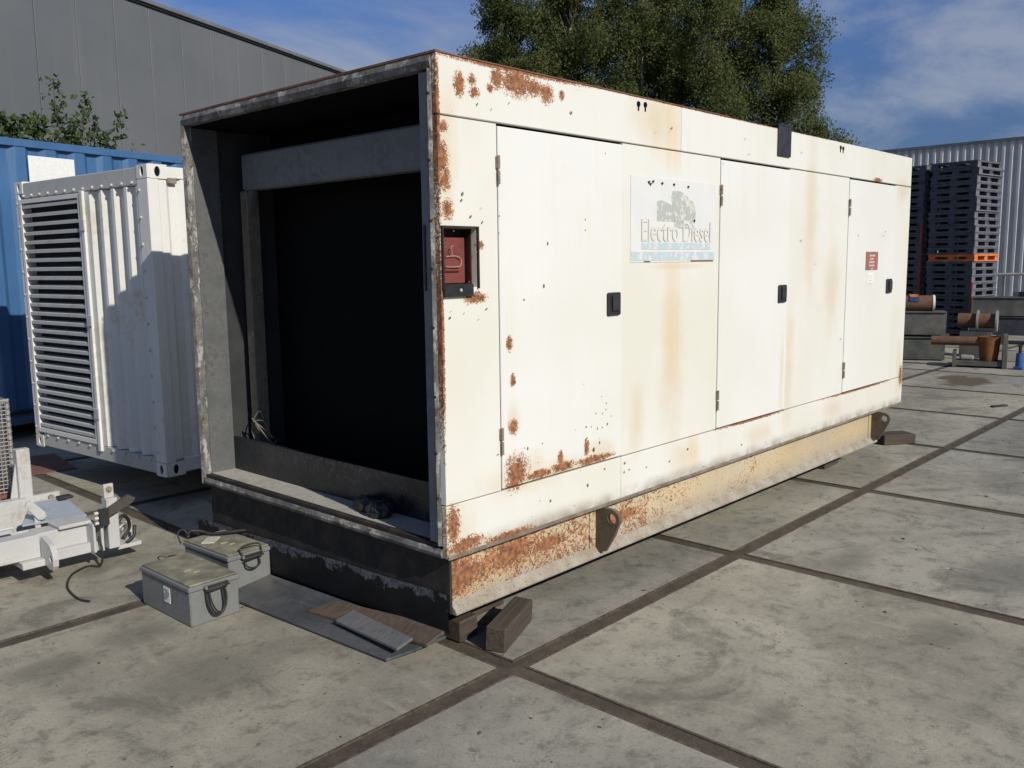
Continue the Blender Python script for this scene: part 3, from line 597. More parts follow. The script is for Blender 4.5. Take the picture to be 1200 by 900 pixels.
# timber
def baulk(name, label, c, size, rz, tilt=0, roll=0, mat='wood'):
    bm = NB(); a, b, h = size; box(bm, -a/2, a/2, -b/2, b/2, 0, h, .006)
    o = mesh_obj(name, bm, M[mat]); o.location = c; o.rotation_euler = (R(roll), R(tilt), R(rz)); tag(o, label, 'timber'); return o
baulk('timber_block', 'short timber block packed under the near corner of the skid', (.075, .435, 0), (.125, .16, .105), 3)
baulk('timber_block', 'thick timber block carrying the near end of the skid further under it', (.35, .62, 0), (.3, .2, .198), 2)
baulk('timber_baulk', 'dark timber baulk lying loose on the concrete beside the near skid corner', (.235, .243, .0), (.395, .10, .118), 23, 0, 4)
baulk('timber_block', 'loose timber block lying on the concrete past the far lifting lug', (5.95, .47, 0), (.34, .20, .095), -35)
baulk('timber_block', 'timber block carrying the far end of the skid', (4.6, .66, .0), (.3, .3, .198), 2)
baulk('timber_block', 'timber block under the left end of the skid behind the steel sheet', (.1, 2.1, 0), (.2, .3, .198), 0)

# ------------------------------------------------------------------ white louvred container
ang = R(4.77)
un = thing('louvred_container', 'white shipping container with a tall louvred vent and ribbed door in its end', 'container', (.672, 4.606, .0), ang)
un.scale = (.86, .86, .86); un.location = (.1990, 3.6086, .2479)
for q, (a, b) in enumerate(((1.0, .45), (1.0, 1.6), (4.4, .45), (4.4, 1.6))):
    o = P('support_block', M['wood'], None, (-.12, .12, -.15, .15, 0, .2475)); o.location = (.199+a*math.cos(ang)-b*math.sin(ang), 3.6086+a*math.sin(ang)+b*math.cos(ang), 0); o.rotation_euler.z = ang
    tag(o, 'timber block under the %s corner of the white louvred container' % ('near right', 'near left', 'rear right', 'rear left')[q], 'timber')
UW, UH, UL = 2.40, 2.605, 6.0
P('body', M['white'], un, (.10, UL-.05, .045, UW-.045, .12, 2.56))
P('corner_post', M['white'], un, (.0, .10, .0, .165, .12, 2.49), bev=.006); P('corner_post', M['white'], un, (.0, .10, 2.325, UW, .12, 2.49), bev=.006)
P('top_rail', M['whitegrey'], un, (.004, .10, .17, 2.23, 2.445, UH-.015), bev=.006); P('side_rail', M['white'], un, (.18, UL-.18, .003, .06, 2.50, UH-.012), bev=.004); P('side_rail', M['white'], un, (.18, UL-.18, .003, .06, .02, .14), bev=.004)
P('bottom_rail', M['whitegrey'], un, (.004, .10, .17, 2.23, .015, .150), bev=.006)
# side corrugation next to the post
bm = NB(); pr = []
x = .10; dep = [.012, .012, .04, .04]; stp = [.07, .035, .07, .035]; i = 0
while x < UL-.1: pr.append((x, dep[i % 4])); x += stp[i % 4]; i += 1
A = [bm.verts.new((x, y, .14)) for x, y in pr]; B = [bm.verts.new((x, y, 2.50)) for x, y in pr]
for i in range(len(A)-1): bm.faces.new((A[i], A[i+1], B[i+1], B[i]))
mesh_obj('side_wall', bm, M['white'], un)
def casting(y0, y1, z0, z1):
    o = P('corner_casting', M['shadeblack'], un, (.012, .17, y0+.012, y1-.012, z0+.012, z1-.012))
    bm = NB(); zc = (z0+z1)/2; yc = (y0+y1)/2
    ring_plate(bm, [(y0, z0), (y1, z0), (y1, z1), (y0, z1)], (yc, zc), .026, lambda u, v: (0, u, v), (.0118, 0, 0), 32, .042)
    ring_plate(bm, [(.0125, z0), (.178, z0), (.178, z1), (.0125, z1)], (.092, zc), .026, lambda u, v: (u, y0-.0004, v), (0, .012, 0), 32, .042)
    box(bm, .012, .178, y0, y1, z1-.0118, z1+.002); box(bm, .172, .178, y0+.012, y1, z0, z1-.012)
    mesh_obj('casting_shell', bm, M['white'], o)
casting(.0, .162, 2.492, UH); casting(2.238, UW, 2.492, UH); casting(.0, .162, .0, .118); casting(2.238, UW, .0, .118)
# ribbed door leaf
bm = NB(); pr = [(.168, .0)]; y = .20
for yc in (.255, .46, .665, .87): pr += [(yc-.055, .045), (yc+.02, .045), (yc+.062, .004), (yc+.10, .004)]
pr = [(.168, .004), (.19, .004)] + [(a, b) for yc in (.27, .48, .69, .90) for a, b in ((yc-.045, .046), (yc+.03, .046), (yc+.07, .004), (yc+.115, .004))] + [(1.05, .004)]
A = [bm.verts.new((x, y, .155)) for y, x in pr]; B = [bm.verts.new((x, y, 2.44)) for y, x in pr]
for i in range(len(A)-1): bm.faces.new((A[i], A[i+1], B[i+1], B[i]))
mesh_obj('ribbed_door', bm, M['white'], un)
P('door_stile', M['white'], un, (-.018, .05, 1.055, 1.105, .10, 2.45), bev=.004)
for z in (2.15, 1.3, .45): P('door_hinge', M['whitegrey'], un, (-.028, -.018, 1.04, 1.12, z-.05, z+.05), bev=.003)
P('louvre_frame', M['white'], un, (-.008, .09, 1.12, 1.165, .155, 2.435), (-.008, .09, 2.275, 2.322, .155, 2.435), (-.008, .09, 1.166, 2.274, 2.395, 2.435), (-.008, .09, 1.166, 2.274, .155, .20), bev=.002)
P('louvre_backing', M['lining'], un, (.091, .099, 1.12, 2.32, .16, 2.43))
NS = 26; s0 = None
for k in range(NS):
    z = .235 + k*(2.37-.235)/(NS-1)
    if s0 is None:
        bm = NB(); prism(bm, [(-.004, 1.166, -.022), (-.004, 1.166, .006), (.050, 1.166, .022), (.050, 1.166, .016), (.002, 1.166, -.001), (.002, 1.166, -.022)], (0, 1.108, 0)); s0 = o = mesh_obj('louvre_slat', bm, M['whitegrey'], un)
    else: o = share(s0)
    o.location = (0, 0, z)
bm = NB()
for k in range(13): y = .24+k*.165; cyl(bm, (-.012, y, 2.468), (.006, y, 2.468), .013, seg=8)
for k in range(11): z = .2+k*.22; cyl(bm, (-.012, .13, z), (.002, .13, z), .012, seg=8); cyl(bm, (-.012, 2.36, z), (.002, 2.36, z), .010, seg=8)
for k in range(10): y = .24+k*.21; cyl(bm, (-.010, y, .128), (.006, y, .128), .013, seg=8)
o = mesh_obj('bolts', bm, M['bolt'], un); o['kind'] = 'stuff'
P('casting_step', M['hinge'], un, (.179, .26, -.002, .02, 2.46, 2.497))

# ------------------------------------------------------------------ blue container
bl = thing('blue_container', 'tall blue corrugated shipping container behind the white louvred container', 'container', (.53, 7.45, .0), R(11.7))
x0, x1 = -2.6, 9.6; ZC = 3.11
bm = NB(); pr = []; x = x0+.1; i = 0; dep = [.006, .006, .046, .046]; stp = [.11, .055, .11, .055]
while x < x1-.1: pr.append((x, dep[i % 4])); x += stp[i % 4]; i += 1
A = [bm.verts.new((x, y, .30)) for x, y in pr]; B = [bm.verts.new((x, y, ZC-.095)) for x, y in pr]
for i in range(len(A)-1): bm.faces.new((A[i], A[i+1], B[i+1], B[i]))
mesh_obj('side_wall', bm, M['blue'], bl)
P('top_rail', M['blue'], bl, (x0+.18, x1-.18, -.004, .07, ZC-.094, ZC-.015), bev=.005); P('bottom_rail', M['blue'], bl, (x0+.18, x1-.18, -.004, .07, .155, .295), bev=.005)
P('body', M['blue'], bl, (x0+.05, x1-.05, .075, 2.42, .20, ZC-.02))
for xx in (x0, x1-.18):
    P('corner_post', M['blue'], bl, (xx, xx+.18, -.003, .15, .28, ZC-.12), bev=.006)
    for z in (.15, ZC-.118): P('corner_casting', M['blue'], bl, (xx-.005, xx+.183, -.008, .16, z, z+.118), bev=.008)
for xx in (x0+.1, x0+3, 3.4, x1-.4): P('support_block', M['darkrust'], bl, (xx, xx+.3, .35, .9, 0, .19))
P('white_panel', M['paper'], bl, (.265, .775, -.012, -.006, 2.44, 2.935))
P('ledge', M['darkrust'], bl, (x0+.2, .6, -.03, -.006, .27, .30))

# ------------------------------------------------------------------ shrub behind the blue container
def leaf_cloud(points, size, rnd, per=1, spread=.03, droop=0):
    k = len(points)*per; p = np.repeat(np.array(points), per, 0) + rnd.normal(0, spread, (k, 3))
    a = rnd.normal(0, 1, (k, 3)); a[:, 2] -= droop; a /= np.linalg.norm(a, axis=1)[:, None]
    b = np.cross(a, rnd.normal(0, 1, (k, 3))); b /= np.linalg.norm(b, axis=1)[:, None]
    s = (size*rnd.uniform(.6, 1.4, k))[:, None]
    v = np.stack([p - a*s, p + b*s*.55, p + a*s, p - b*s*.55], 1).reshape(-1, 3)
    return v, np.arange(k*4).reshape(-1, 4)
def quick_mesh(name, v, f, mat, parent):
    me = bpy.data.meshes.new(name); me.from_pydata(v.tolist(), [], f.tolist()); me.materials.append(mat)
    o = bpy.data.objects.new(name, me); C.objects.link(o); o.parent = parent; return o
sh = thing('shrub', 'leafy shrub with loose shoots rising above the blue container roof', 'shrub', (3.0, 11.6, 0)); rn = np.random.default_rng(4); r6 = random.Random(4)
bm = NB(); pts = []
tips = [(-.38,-.1,4.62),(-.30,.1,4.3),(.12,0,4.48),(.25,.1,4.15),(.62,0,4.22),(-.55,.1,4.12),(-.75,0,3.95),(.45,.2,3.9),(0,.3,4.1),(-.2,-.2,4.0),(.2,-.2,3.9),(-1.0,.1,3.95),(-.05,.1,3.8),(-1.15,.1,3.85),(-.35,.0,3.8),(.35,0,3.65),(-.6,.1,3.7)]
for tx, ty, tz in tips:
    b0 = (r6.uniform(-.2, .2), r6.uniform(-.2, .2), 0); q = smoothpath([b0, (tx*.4+r6.uniform(-.1, .1), ty*.5, tz*.5), (tx*.75+r6.uniform(-.08, .08), ty*.8, tz*.82), (tx, ty, tz-.10)], 8)
    tube(bm, q, [.022*(1-i/len(q))+.004 for i in range(len(q))], 5)
    for i, p in enumerate(q):
        t = i/len(q)
        if t < .45: continue
        for m in range(3):
            pts.append((p.x+r6.gauss(0, .09*(1.25-t)), p.y+r6.gauss(0, .09), p.z+r6.gauss(0, .05)))
for m in range(120): pts.append((r6.gauss(-.1, .42), r6.gauss(0, .35), 3.55+r6.gauss(0, .16)-.15))
mesh_obj('stem', bm, M['twig'], sh)
v, f = leaf_cloud(pts, .044, rn, 3, .045); quick_mesh('crown', v, f, M['leafbush'], sh)
sh2 = thing('shrub', 'low tuft of shrub leaves at the left end of the blue container roof', 'shrub', (2.25, 11.6, 0)); bm = NB(); pts = []
for tx, tz in ((-.35, 3.95), (-.1, 3.9), (.1, 3.92), (-.6, 3.85), (-.2, 3.7)):
    q = smoothpath([(0, 0, 0), (tx*.5, 0, 2), (tx, 0, tz)], 8); tube(bm, q, [.02*(1-i/len(q))+.004 for i in range(len(q))], 5)
    for p in q[-5:]:
        for m in range(10): pts.append((p.x+r6.gauss(0, .07), p.y+r6.gauss(0, .07), p.z+r6.gauss(0, .04)))
mesh_obj('stem', bm, M['twig'], sh2); v, f = leaf_cloud(pts, .05, rn, 3, .03); quick_mesh('crown', v, f, M['leafbush'], sh2)

# ------------------------------------------------------------------ dark grey warehouse
wh = thing('grey_warehouse', 'tall dark grey panel clad warehouse with a sloping eave line behind the containers', 'building', (6.897, 17.25, 0), math.atan2(.3591, .9333))
p0 = None
for k in range(-14, 34):
    if p0 is None:
        bm = NB(); box(bm, .012, .996, .0, .05, 0, 7.49, .006); p0 = o = mesh_obj('wall_panel', bm, M['clad'], wh)
    else: o = share(p0)
    o.location = (k*1.0 + .06, rng.uniform(-.002, .002), 0)
P('wall_core', simple('joint pale as lit', (.155, .16, .165)), wh, (-14, 34, .035, .30, 0, 7.49)); P('body', M['clad'], wh, (-14, 34, .31, 18, 0, 7.3))  # core paler than the panels: sunlit joint edges put into its colour
P('gutter', M['gutter'], wh, (-14.2, 34.2, -.05, .3, 7.495, 7.535)); P('roof_flashing', M['flash'], wh, (-14.2, 34.2, -.10, .35, 7.537, 7.63), bev=.01)
bm = NB(); prism(bm, [(-14.2, .3, 7.63), (-14.2, 18, 7.63), (-14.2, 9, 8.4)], (48.4, 0, 0)); mesh_obj('roof', bm, M['flash'], wh)

# ------------------------------------------------------------------ light grey corrugated hall at the right
hl = thing('corrugated_hall', 'light grey corrugated metal hall behind the tall pallet stacks', 'building', (40.9, 13.64, 0), R(-92.5))
bm = NB(); pr = []; x = -26.; i = 0; dep = [.0, .0, .07, .07]; stp = [.10, .07, .10, .05]
DX0, DX1, DZ = 7.15, 12.2, 2.85
while x < 16: pr.append((x, dep[i % 4])); x += stp[i % 4]; i += 1
for (za, zb) in ((0, DZ), (DZ, 6.72)):
    A = [bm.verts.new((x, -y, za)) for x, y in pr]; B = [bm.verts.new((x, -y, zb)) for x, y in pr]
    for i in range(len(A)-1):
        if za == 0 and DX0 < pr[i][0] < DX1: continue
        bm.faces.new((A[i], A[i+1], B[i+1], B[i]))
bmesh.ops.remove_doubles(bm, verts=bm.verts[:], dist=.0005)
o = mesh_obj('cladding', bm, M['corr'], hl); o['kind'] = 'stuff'
P('doorway', M['shadeblack'], hl, (DX0, DX1, .5, .55, 0, DZ), (DX0-.05, DX0, .03, .55, 0, DZ), (DX1, DX1+.05, .03, .55, 0, DZ), (DX0, DX1, .03, .55, DZ, DZ+.05))
P('hall_core', M['corr'], hl, (-26, DX0-.06, .06, .5, 0, 6.7), (DX1+.06, 16, .06, .5, 0, 6.7), (-26, 16, .6, 14, 0, 6.5)); P('roof_trim', M['flash'], hl, (-26.1, 16.1, -.1, .3, 6.72, 6.84), (-26.1, 16.1, .3, 14, 6.6, 6.72))

# ------------------------------------------------------------------ birches
def birch(name, label, x, y, H, rad, seed, tips=()):
    t = thing(name, label, 'tree', (x, y, 0), 0, 'birch trees behind the generator'); rr = random.Random(seed); rn = np.random.default_rng(seed)
    bm = NB(); trunk = smoothpath([(0, 0, 0), (rr.uniform(-.1, .1), rr.uniform(-.1, .1), H*.3), (rr.uniform(-.2, .2), rr.uniform(-.2, .2), H*.65), (rr.uniform(-.15, .15), 0, H)], 8)
    tube(bm, trunk, [.15*(1-.96*i/(len(trunk)-1)) for i in range(len(trunk))], 8); mesh_obj('trunk', bm, M['bark'], t)
    bm = NB(); pts = []
    nl = 92
    limbs = []
    for k in range(nl):
        u = .22 + .78*(k+rr.random())/nl; base = trunk[min(len(trunk)-1, int(u*(len(trunk)-1)))]
        prof = min(1, (1-u)/.42+.10)**.75 * min(1, (u-.1)/.25) * rr.choice([.55, .8, 1, 1, 1.15])
        ln = rad*prof*rr.uniform(.55, 1.18); az = k*2.399+rr.uniform(-.5, .5)
        d = Vector((math.cos(az), math.sin(az), 0)); rise = rr.uniform(.7, 1.9) if u > .6 else rr.uniform(.2, .8)
        limbs.append(smoothpath([base, base + d*ln*.4 + Vector((0, 0, ln*rise*.6)), base + d*ln*.8 + Vector((0, 0, ln*rise*.85)), base + d*ln + Vector((0, 0, ln*rise*.6))], 5))
    for (tx, ty, tz) in tips:
        b = trunk[int(.6*len(trunk))]; limbs.append(smoothpath([b, b.lerp(Vector((tx, ty, tz)), .5)+Vector((tx*.15, ty*.15, 0)), Vector((tx, ty, tz))], 6))
    limbs.append([Vector((trunk[-1].x+rr.gauss(0,.03), trunk[-1].y, H-.2*i)) for i in range(8)][::-1])
    for L_ in limbs:
        tube(bm, L_, [.028*(1-.85*i/(len(L_)-1)) for i in range(len(L_))], 4)
        for i, p in enumerate(L_):
            f_ = i/(len(L_)-1)
            if f_ < .25: continue
            for m in range(3 if f_ < .9 else 2):
                # hanging branchlet
                ll = rr.uniform(.25, .95)*(.45 if p.z > H*.8 else 1.); q = p + Vector((rr.gauss(0, .14), rr.gauss(0, .14), rr.gauss(0, .1))); d2 = Vector((rr.gauss(0, .3), rr.gauss(0, .3), -1)).normalized()
                if rr.random() < .35: d2 = Vector((rr.gauss(0, 1), rr.gauss(0, 1), rr.uniform(-.2, .9))).normalized(); ll *= .6
                kk = int(ll/.06)+2
                for s in range(kk): z = q + d2*ll*s/kk; pts.append((z.x, z.y, z.z))
    o = mesh_obj('limbs', bm, M['twig'], t)
    v, f = leaf_cloud(pts, .042, rn, 4, .10, .6); quick_mesh('crown', v, f, M['leaf'], t)
    return t
birch('birch_tree', 'leftmost dark green birch rising just behind the near roof corner', 19.35, 18.1, 10.1, 1.75, 1)
birch('birch_tree', 'tall birch with hanging foliage reaching out of the picture, second from the left', 20.35, 16.1, 12.2, 2.2, 2)
birch('birch_tree', 'tallest and widest birch in the middle of the row', 21.9, 14.3, 12.6, 2.4, 3)
birch('birch_tree', 'broad birch between the tallest one and the spiky topped one', 22.9, 12.3, 10.7, 2.2, 4)
birch('birch_tree', 'rightmost birch with two spiky upright tips against the sky', 23.9, 10.65, 9.45, 2.0, 5, [(.35, -1.35, 8.75), (.3, -.75, 8.9)])
birch('birch_tree', 'rear birch seen through the gap in the middle of the row', 24.6, 15.4, 11.4, 2.3, 7)
birch('birch_tree', 'rear birch filling the gap behind the left trees', 22.6, 18.2, 11.0, 2.2, 6)

# ------------------------------------------------------------------ pallet stacks
def rotv(x, y, a): return (x*math.cos(a)-y*math.sin(a), x*math.sin(a)+y*math.cos(a))
def pallet_bm():
    bm = NB(); A_, B_, H = 1.2, 1.0, .150
    for y in (0, .225, .45, .675, .86): box(bm, 0, A_, y, y+.14, .120, .148)
    for x in (0, .53, 1.06): box(bm, x, x+.14, 0, B_, .100, .119)
    for x in (.01, .53, 1.05):
        for y in (.01, .43, .85): box(bm, x, x+.14, y, y+.14, .022, .099)
    for y in (.0, .42, .84): box(bm, 0, A_, y, y+.16, .0, .021)
    for f in bm.faces: f.material_index = 0
    box(bm, 0, A_, -.004, .0, .112, .149)
    for z in (.004, .112): box(bm, -.005, -.0005, -.004, B_, z, z+.037)
    box(bm, 0, A_, -.004, 0, .0, .024); box(bm, .0, .16, -.0045, -.004, .024, .112)
    for f in bm.faces[-12:]: f.material_index = 1
    return bm
ORD = 'topmost,second,third,fourth,fifth,sixth,seventh,eighth,ninth,tenth,eleventh,twelfth,thirteenth,fourteenth,fifteenth,sixteenth,seventeenth,eighteenth,nineteenth,twentieth,twenty first,twenty second,twenty third,twenty fourth,twenty fifth'.split(',')
pz = None
def stack(cx, cy, a, cnt, group, side, special=None):
    global pz
    for k in range(cnt):
        label = '%s%s dark pallet in the %s tall stack' % (ORD[cnt-1-k], '' if k == cnt-1 else ' from top', side)
        if special is not None and k == special[0]:
            o = mesh_obj('orange_pallet', pallet_bm(), [M['orange'], M['orange']]); tag(o, special[1], 'pallet')
        elif pz is None: pz = o = mesh_obj('plastic_pallet', pallet_bm(), [M['pallet'], M['palletedge']]); tag(o, label, 'pallet', group)
        else: o = share(pz); o['label'] = label; o['group'] = group; o['category'] = 'pallet'
        dx_, dy_ = rotv(rng.uniform(-.018, .018), rng.uniform(-.018, .018), a); o.location = (cx+dx_, cy+dy_, .153*k); o.rotation_euler = (0, 0, a+R(rng.uniform(-.5, .5)))
A8 = R(-8.5)
stack(18.16, 3.20, A8, 25, 'dark plastic pallets in the nearer stack', 'right hand', (11, 'single orange pallet in the middle of the right hand tall stack'))
stack(18.44, 4.36, A8, 25, 'dark plastic pallets in the further stack', 'left hand')
o = P('strap', M['redstrip'], None, (-.012, .0, .002, .05, .35, 2.55)); o.location = (18.44, 4.36, 0); o.rotation_euler.z = A8; tag(o, 'red strap running down the corner of the left hand pallet stack', 'strap')
o = P('strap', M['redstrip'], None, (-.012, .0, .002, .035, .25, 1.25)); o.location = (18.15, 3.19, 0); o.rotation_euler.z = A8; tag(o, 'short red strap low on the corner of the right hand pallet stack', 'strap')

# ------------------------------------------------------------------ girders, pipes and scrap at the right
def girder(name, label, loc, rz, ln, h, wd, mat, x_end=True):
    t = thing(name, label, 'girder', loc, rz)
    P('web', M[mat], t, (0, ln, .03, wd-.03, .025, h-.025)); P('flange', M[mat], t, (0, ln, 0, wd, 0, .022), bev=.003); P('flange', M[mat], t, (0, ln, 0, wd, h-.022, h), bev=.003)
    for k in range(int(ln/1.4)+1): P('stiffener', M[mat], t, (k*1.4+.02, k*1.4+.035, .004, .0295, .023, h-.023))
    return t
GA = R(113)
girder('steel_girder', 'green grey girder lying on the concrete under the other left girder', (13.86, 2.44, .02), GA, 6.5, .39, .42, 'girdergreen')
girder('steel_girder', 'dark grey girder resting on the lowest left girder under the brown pipe', (13.86, 2.44, .45), GA, 6.5, .40, .42, 'girder')
t = thing('end_post', 'pale upright steel flat at the end of the left girders', 'post', (13.86, 2.44, 0), GA)
P('flat_bar', simple('pale galvanised flat', (.30, .29, .25), .6, .2), t, (-.03, -.006, .0, .09, 0, .83)); P('foot', M['girder'], t, (-.09, .06, -.03, .12, .41, .44))
t = thing('brown_pipe', 'brown rusty pipe with a white end lying on the left girders', 'pipe', (13.86, 2.44, .85), GA)
bm = NB(); cyl(bm, (.22, .2, .135), (6.4, .2, .135), .135, seg=24); mesh_obj('tube', bm, M['pipe'], t, False)
bm = NB(); cyl(bm, (.18, .2, .135), (.215, .2, .135), .142, seg=24); mesh_obj('white_cap', bm, M['white'], t)
def rag(name, label, loc, rz, wdt, mats):
    t = thing(name, label, 'rag', loc, rz); rr = random.Random(int(loc[0]*77)); k = 14; j = 0
    for s0, s1, mt in mats:
        bm = NB(); rows = []
        for i in range(k+1):
            a_ = math.pi*(.98 - .95*(s0+(s1-s0)*i/k)); rows.append([bm.verts.new((u*wdt+rr.uniform(-.015, .015), .2-.147*math.cos(a_)*(1+rr.uniform(0, .06)), .135+.147*math.sin(a_)*(1+rr.uniform(0, .08)))) for u in (-.5, -.15, .2, .5)])
        for A_, B_ in zip(rows, rows[1:]):
            for q in range(3): bm.faces.new((A_[q], A_[q+1], B_[q+1], B_[q]))
        bmesh.ops.solidify(bm, geom=bm.faces[:], thickness=.006); mesh_obj('cloth', bm, M[mt], t, True)
fx, fy = math.cos(GA), math.sin(GA)
rag('rag', 'grey rag draped over the brown pipe', (13.86+fx*.86, 2.44+fy*.86, .85), GA, .10, [(0.05, .8, 'cloth')])
rag('rag', 'orange and blue rag draped over the brown pipe near its white end', (13.86+fx*.52, 2.44+fy*.52, .85), GA, .16, [(.25, .6, 'clothorange'), (.05, .25, 'bluepaint')])
t = thing('flanged_pipe', 'short brown pipe with pale flanges behind the end of the left girders', 'pipe', (14.6, 2.05, .48), R(100))
bm = NB(); cyl(bm, (-.25, 0, .16), (.35, 0, .16), .13, seg=20); mesh_obj('tube', bm, M['pipe'], t)
for xx in (-.28, .02): bm = NB(); cyl(bm, (xx, 0, .16), (xx+.03, 0, .16), .19, seg=20); mesh_obj('flange', bm, M['wire'], t)
P('cradle', M['girder'], t, (-.2, .3, -.15, .15, -.48, -.03))
RA = math.atan2(1.94-2.89, 17.30-17.066)
def rgirder(lbl, z, mat, h): return girder('box_girder', lbl, (17.06, 2.90, z), RA, 7.5, h, .5, mat)
rgirder('lower blue black girder of the right hand pair, on timber bearers', .19, 'girderblue', .375); rgirder('upper dark girder of the right hand pair', .585, 'girder', .375)
for k, s in enumerate((.6, 3.2, 6.0)):
    o = P('bearer', M['wood'], None, (-.1, .1, -.05, .6, 0, .188)); o.location = (17.06+s*math.cos(RA), 2.90+s*math.sin(RA), 0); o.rotation_euler.z = RA; tag(o, ('timber bearer at the left end under the right hand girders', 'timber bearer midway under the right hand girders', 'timber bearer at the right end under the right hand girders')[k], 'bearer')
t = thing('steel_rail', 'dark steel hand rail frame standing on top of the right hand girders', 'rail', (17.3, 2.5, .962), RA)
for xx in (.1, .55, .9): P('upright', M['girder'], t, (xx, xx+.05, .1, .15, 0, .42))
bm = NB(); tube(bm, [(0, .125, .45), (1.2, .125, .46)], .03, 8); mesh_obj('handrail', bm, M['wire'], t); P('brace', M['girder'], t, (.3, 1.6, .16, .2, .0, .10))
# rusty cradle with half drum
t = thing('rusty_cradle', 'rusty steel cradle holding a bright orange rusty drum on the concrete', 'cradle', (12.67, 1.90, 0), math.atan2(1.17-1.90, 12.86-12.67))
P('base', M['girder'], t, (.03, .72, -.02, .35, .03, .11), bev=.004); P('end_plate', M['girder'], t, (.69, .76, -.05, .40, .0, .535), bev=.004); P('end_plate', M['girder'], t, (-.02, .03, -.05, .40, 0, .26), bev=.004)
bm = NB(); cyl(bm, (.50, .14, .115), (.50, .14, .50), .13, .165, 28, False); cyl(bm, (.50, .14, .115), (.50, .14, .13), .125, .125, 28)
bmesh.ops.solidify(bm, geom=[f for f in bm.faces if len(f.verts) == 4], thickness=.012); mesh_obj('drum', bm, M['orangerust'], t)
bm = NB(); cyl(bm, (-.35, .12, .42), (.355, .12, .42), .075, seg=16); mesh_obj('cross_pipe', bm, M['pipe'], t)
P('scrap', M['wire'], t, (.08, .3, .05, .2, .111, .2), bev=.03)
# blue bottle jack
t = thing('blue_jack', 'small blue bottle jack standing beside the rusty cradle', 'jack', (12.92, 1.0, 0))
bm = NB(); box(bm, -.09, .09, -.07, .07, 0, .05, .01); cyl(bm, (0, 0, .05), (0, 0, .26), .06, .055, 16); mesh_obj('jack_body', bm, M['bluepaint'], t)
bm = NB(); cyl(bm, (0, 0, .26), (0, 0, .36), .025, .025, 12); cyl(bm, (0, 0, .36), (0, 0, .385), .035, .035, 12); mesh_obj('ram', bm, M['black'], t)
o = P('scrap_rag', M['rubber'], None, (-.12, .12, -.03, .03, 0, .02), bev=.008); o.location = (8.85, .27, 0); o.rotation_euler.z = R(-25); tag(o, 'small black scrap lying on the open concrete', 'scrap')

# ------------------------------------------------------------------ white trailer drawbar frame at the left
tr = thing('trailer_frame', 'white painted trailer drawbar frame resting on the concrete at the left edge', 'trailer', (-.9, 2.75, 0))
def TP(name, mat, *bxs, bev=.004):
    return P(name, M[mat], tr, *[(a+.9, b+.9, c-2.75, d-2.75, e, f) for a, b, c, d, e, f in bxs], bev=bev)
def T(p): return Vector((p[0]+.9, p[1]-2.75, p[2]))
TP('near_beam', 'frame', (-2.6, -.975, 2.75, 2.86, .145, .278)); TP('beam_foot', 'frame', (-1.09, -.90, 2.70, 2.86, .105, .1445))
# lug plate, turned out from the beam end
bm = NB(); d = Vector((.55, -.83, 0)); base = T((-.974, 2.752, 0)); nrm = Vector((.83, .55, 0))*.03
d = Vector((0, -1, 0)); nrm = Vector((1, 0, 0))*.03
ring_plate(bm, [(0, .13), (.12, .098), (.165, .10), (.188, .125), (.195, .165), (.185, .205), (.15, .24), (0, .276)], (.155, .165), .020, lambda u, v: base + d*u*.92 + Vector((0, 0, v)), nrm, 28)
mesh_obj('lug_plate', bm, M['frame'], tr)
TP('cross_beam', 'frame', (-.972, -.66, 2.80, 2.93, .15, .27)); TP('cross_cap', 'frame', (-.86, -.67, 2.77, 2.95, .2705, .292)); TP('cross_foot', 'frame', (-.92, -.62, 2.755, 2.80, .10, .16))
bm = NB(); prism(bm, [T((-.975, 3.02, .27)), T((-.63, 2.96, .27)), T((-.60, 3.36, .30)), T((-.80, 3.40, .30))], (0, 0, .008)); mesh_obj('deck_sheet', bm, M['frameshade'], tr)
TP('inner_web', 'frame', (-2.6, -.90, 3.03, 3.05, .12, .24)); TP('floor_sheet', 'frame', (-2.6, -.99, 3.052, 3.39, .12, .14))
bm = NB(); prism(bm, [T((-2.6, 3.39, .12)), T((-2.6, 3.39, .36)), T((-.82, 3.39, .345)), T((-.80, 3.39, .31)), T((-.62, 3.39, .12))], (0, .03, 0)); mesh_obj('far_beam', bm, M['frame'], tr)
TP('far_flange', 'frame', (-2.6, -.58, 3.50, 3.545, .27, .325)); TP('far_web', 'frame', (-2.6, -.6, 3.425, 3.495, .12, .29))
TP('upright', 'frame', (-.815, -.735, 3.52, 3.58, .32, .635)); bm = NB(); prism(bm, [T((-.86, 3.55, .32)), T((-.816, 3.55, .55)), T((-.816, 3.55, .32))], (0, .012, 0)); mesh_obj('upright_web', bm, M['frame'], tr)
bm = NB(); cyl(bm, T((-.64, 3.48, .297)), T((-.64, 3.50, .297)), .018, seg=10); mesh_obj('flange_bolt', bm, M['hinge'], tr)
TP('rubber_pad', 'rubber', (-.66, -.57, 3.30, 3.37, .312, .33), bev=.006)
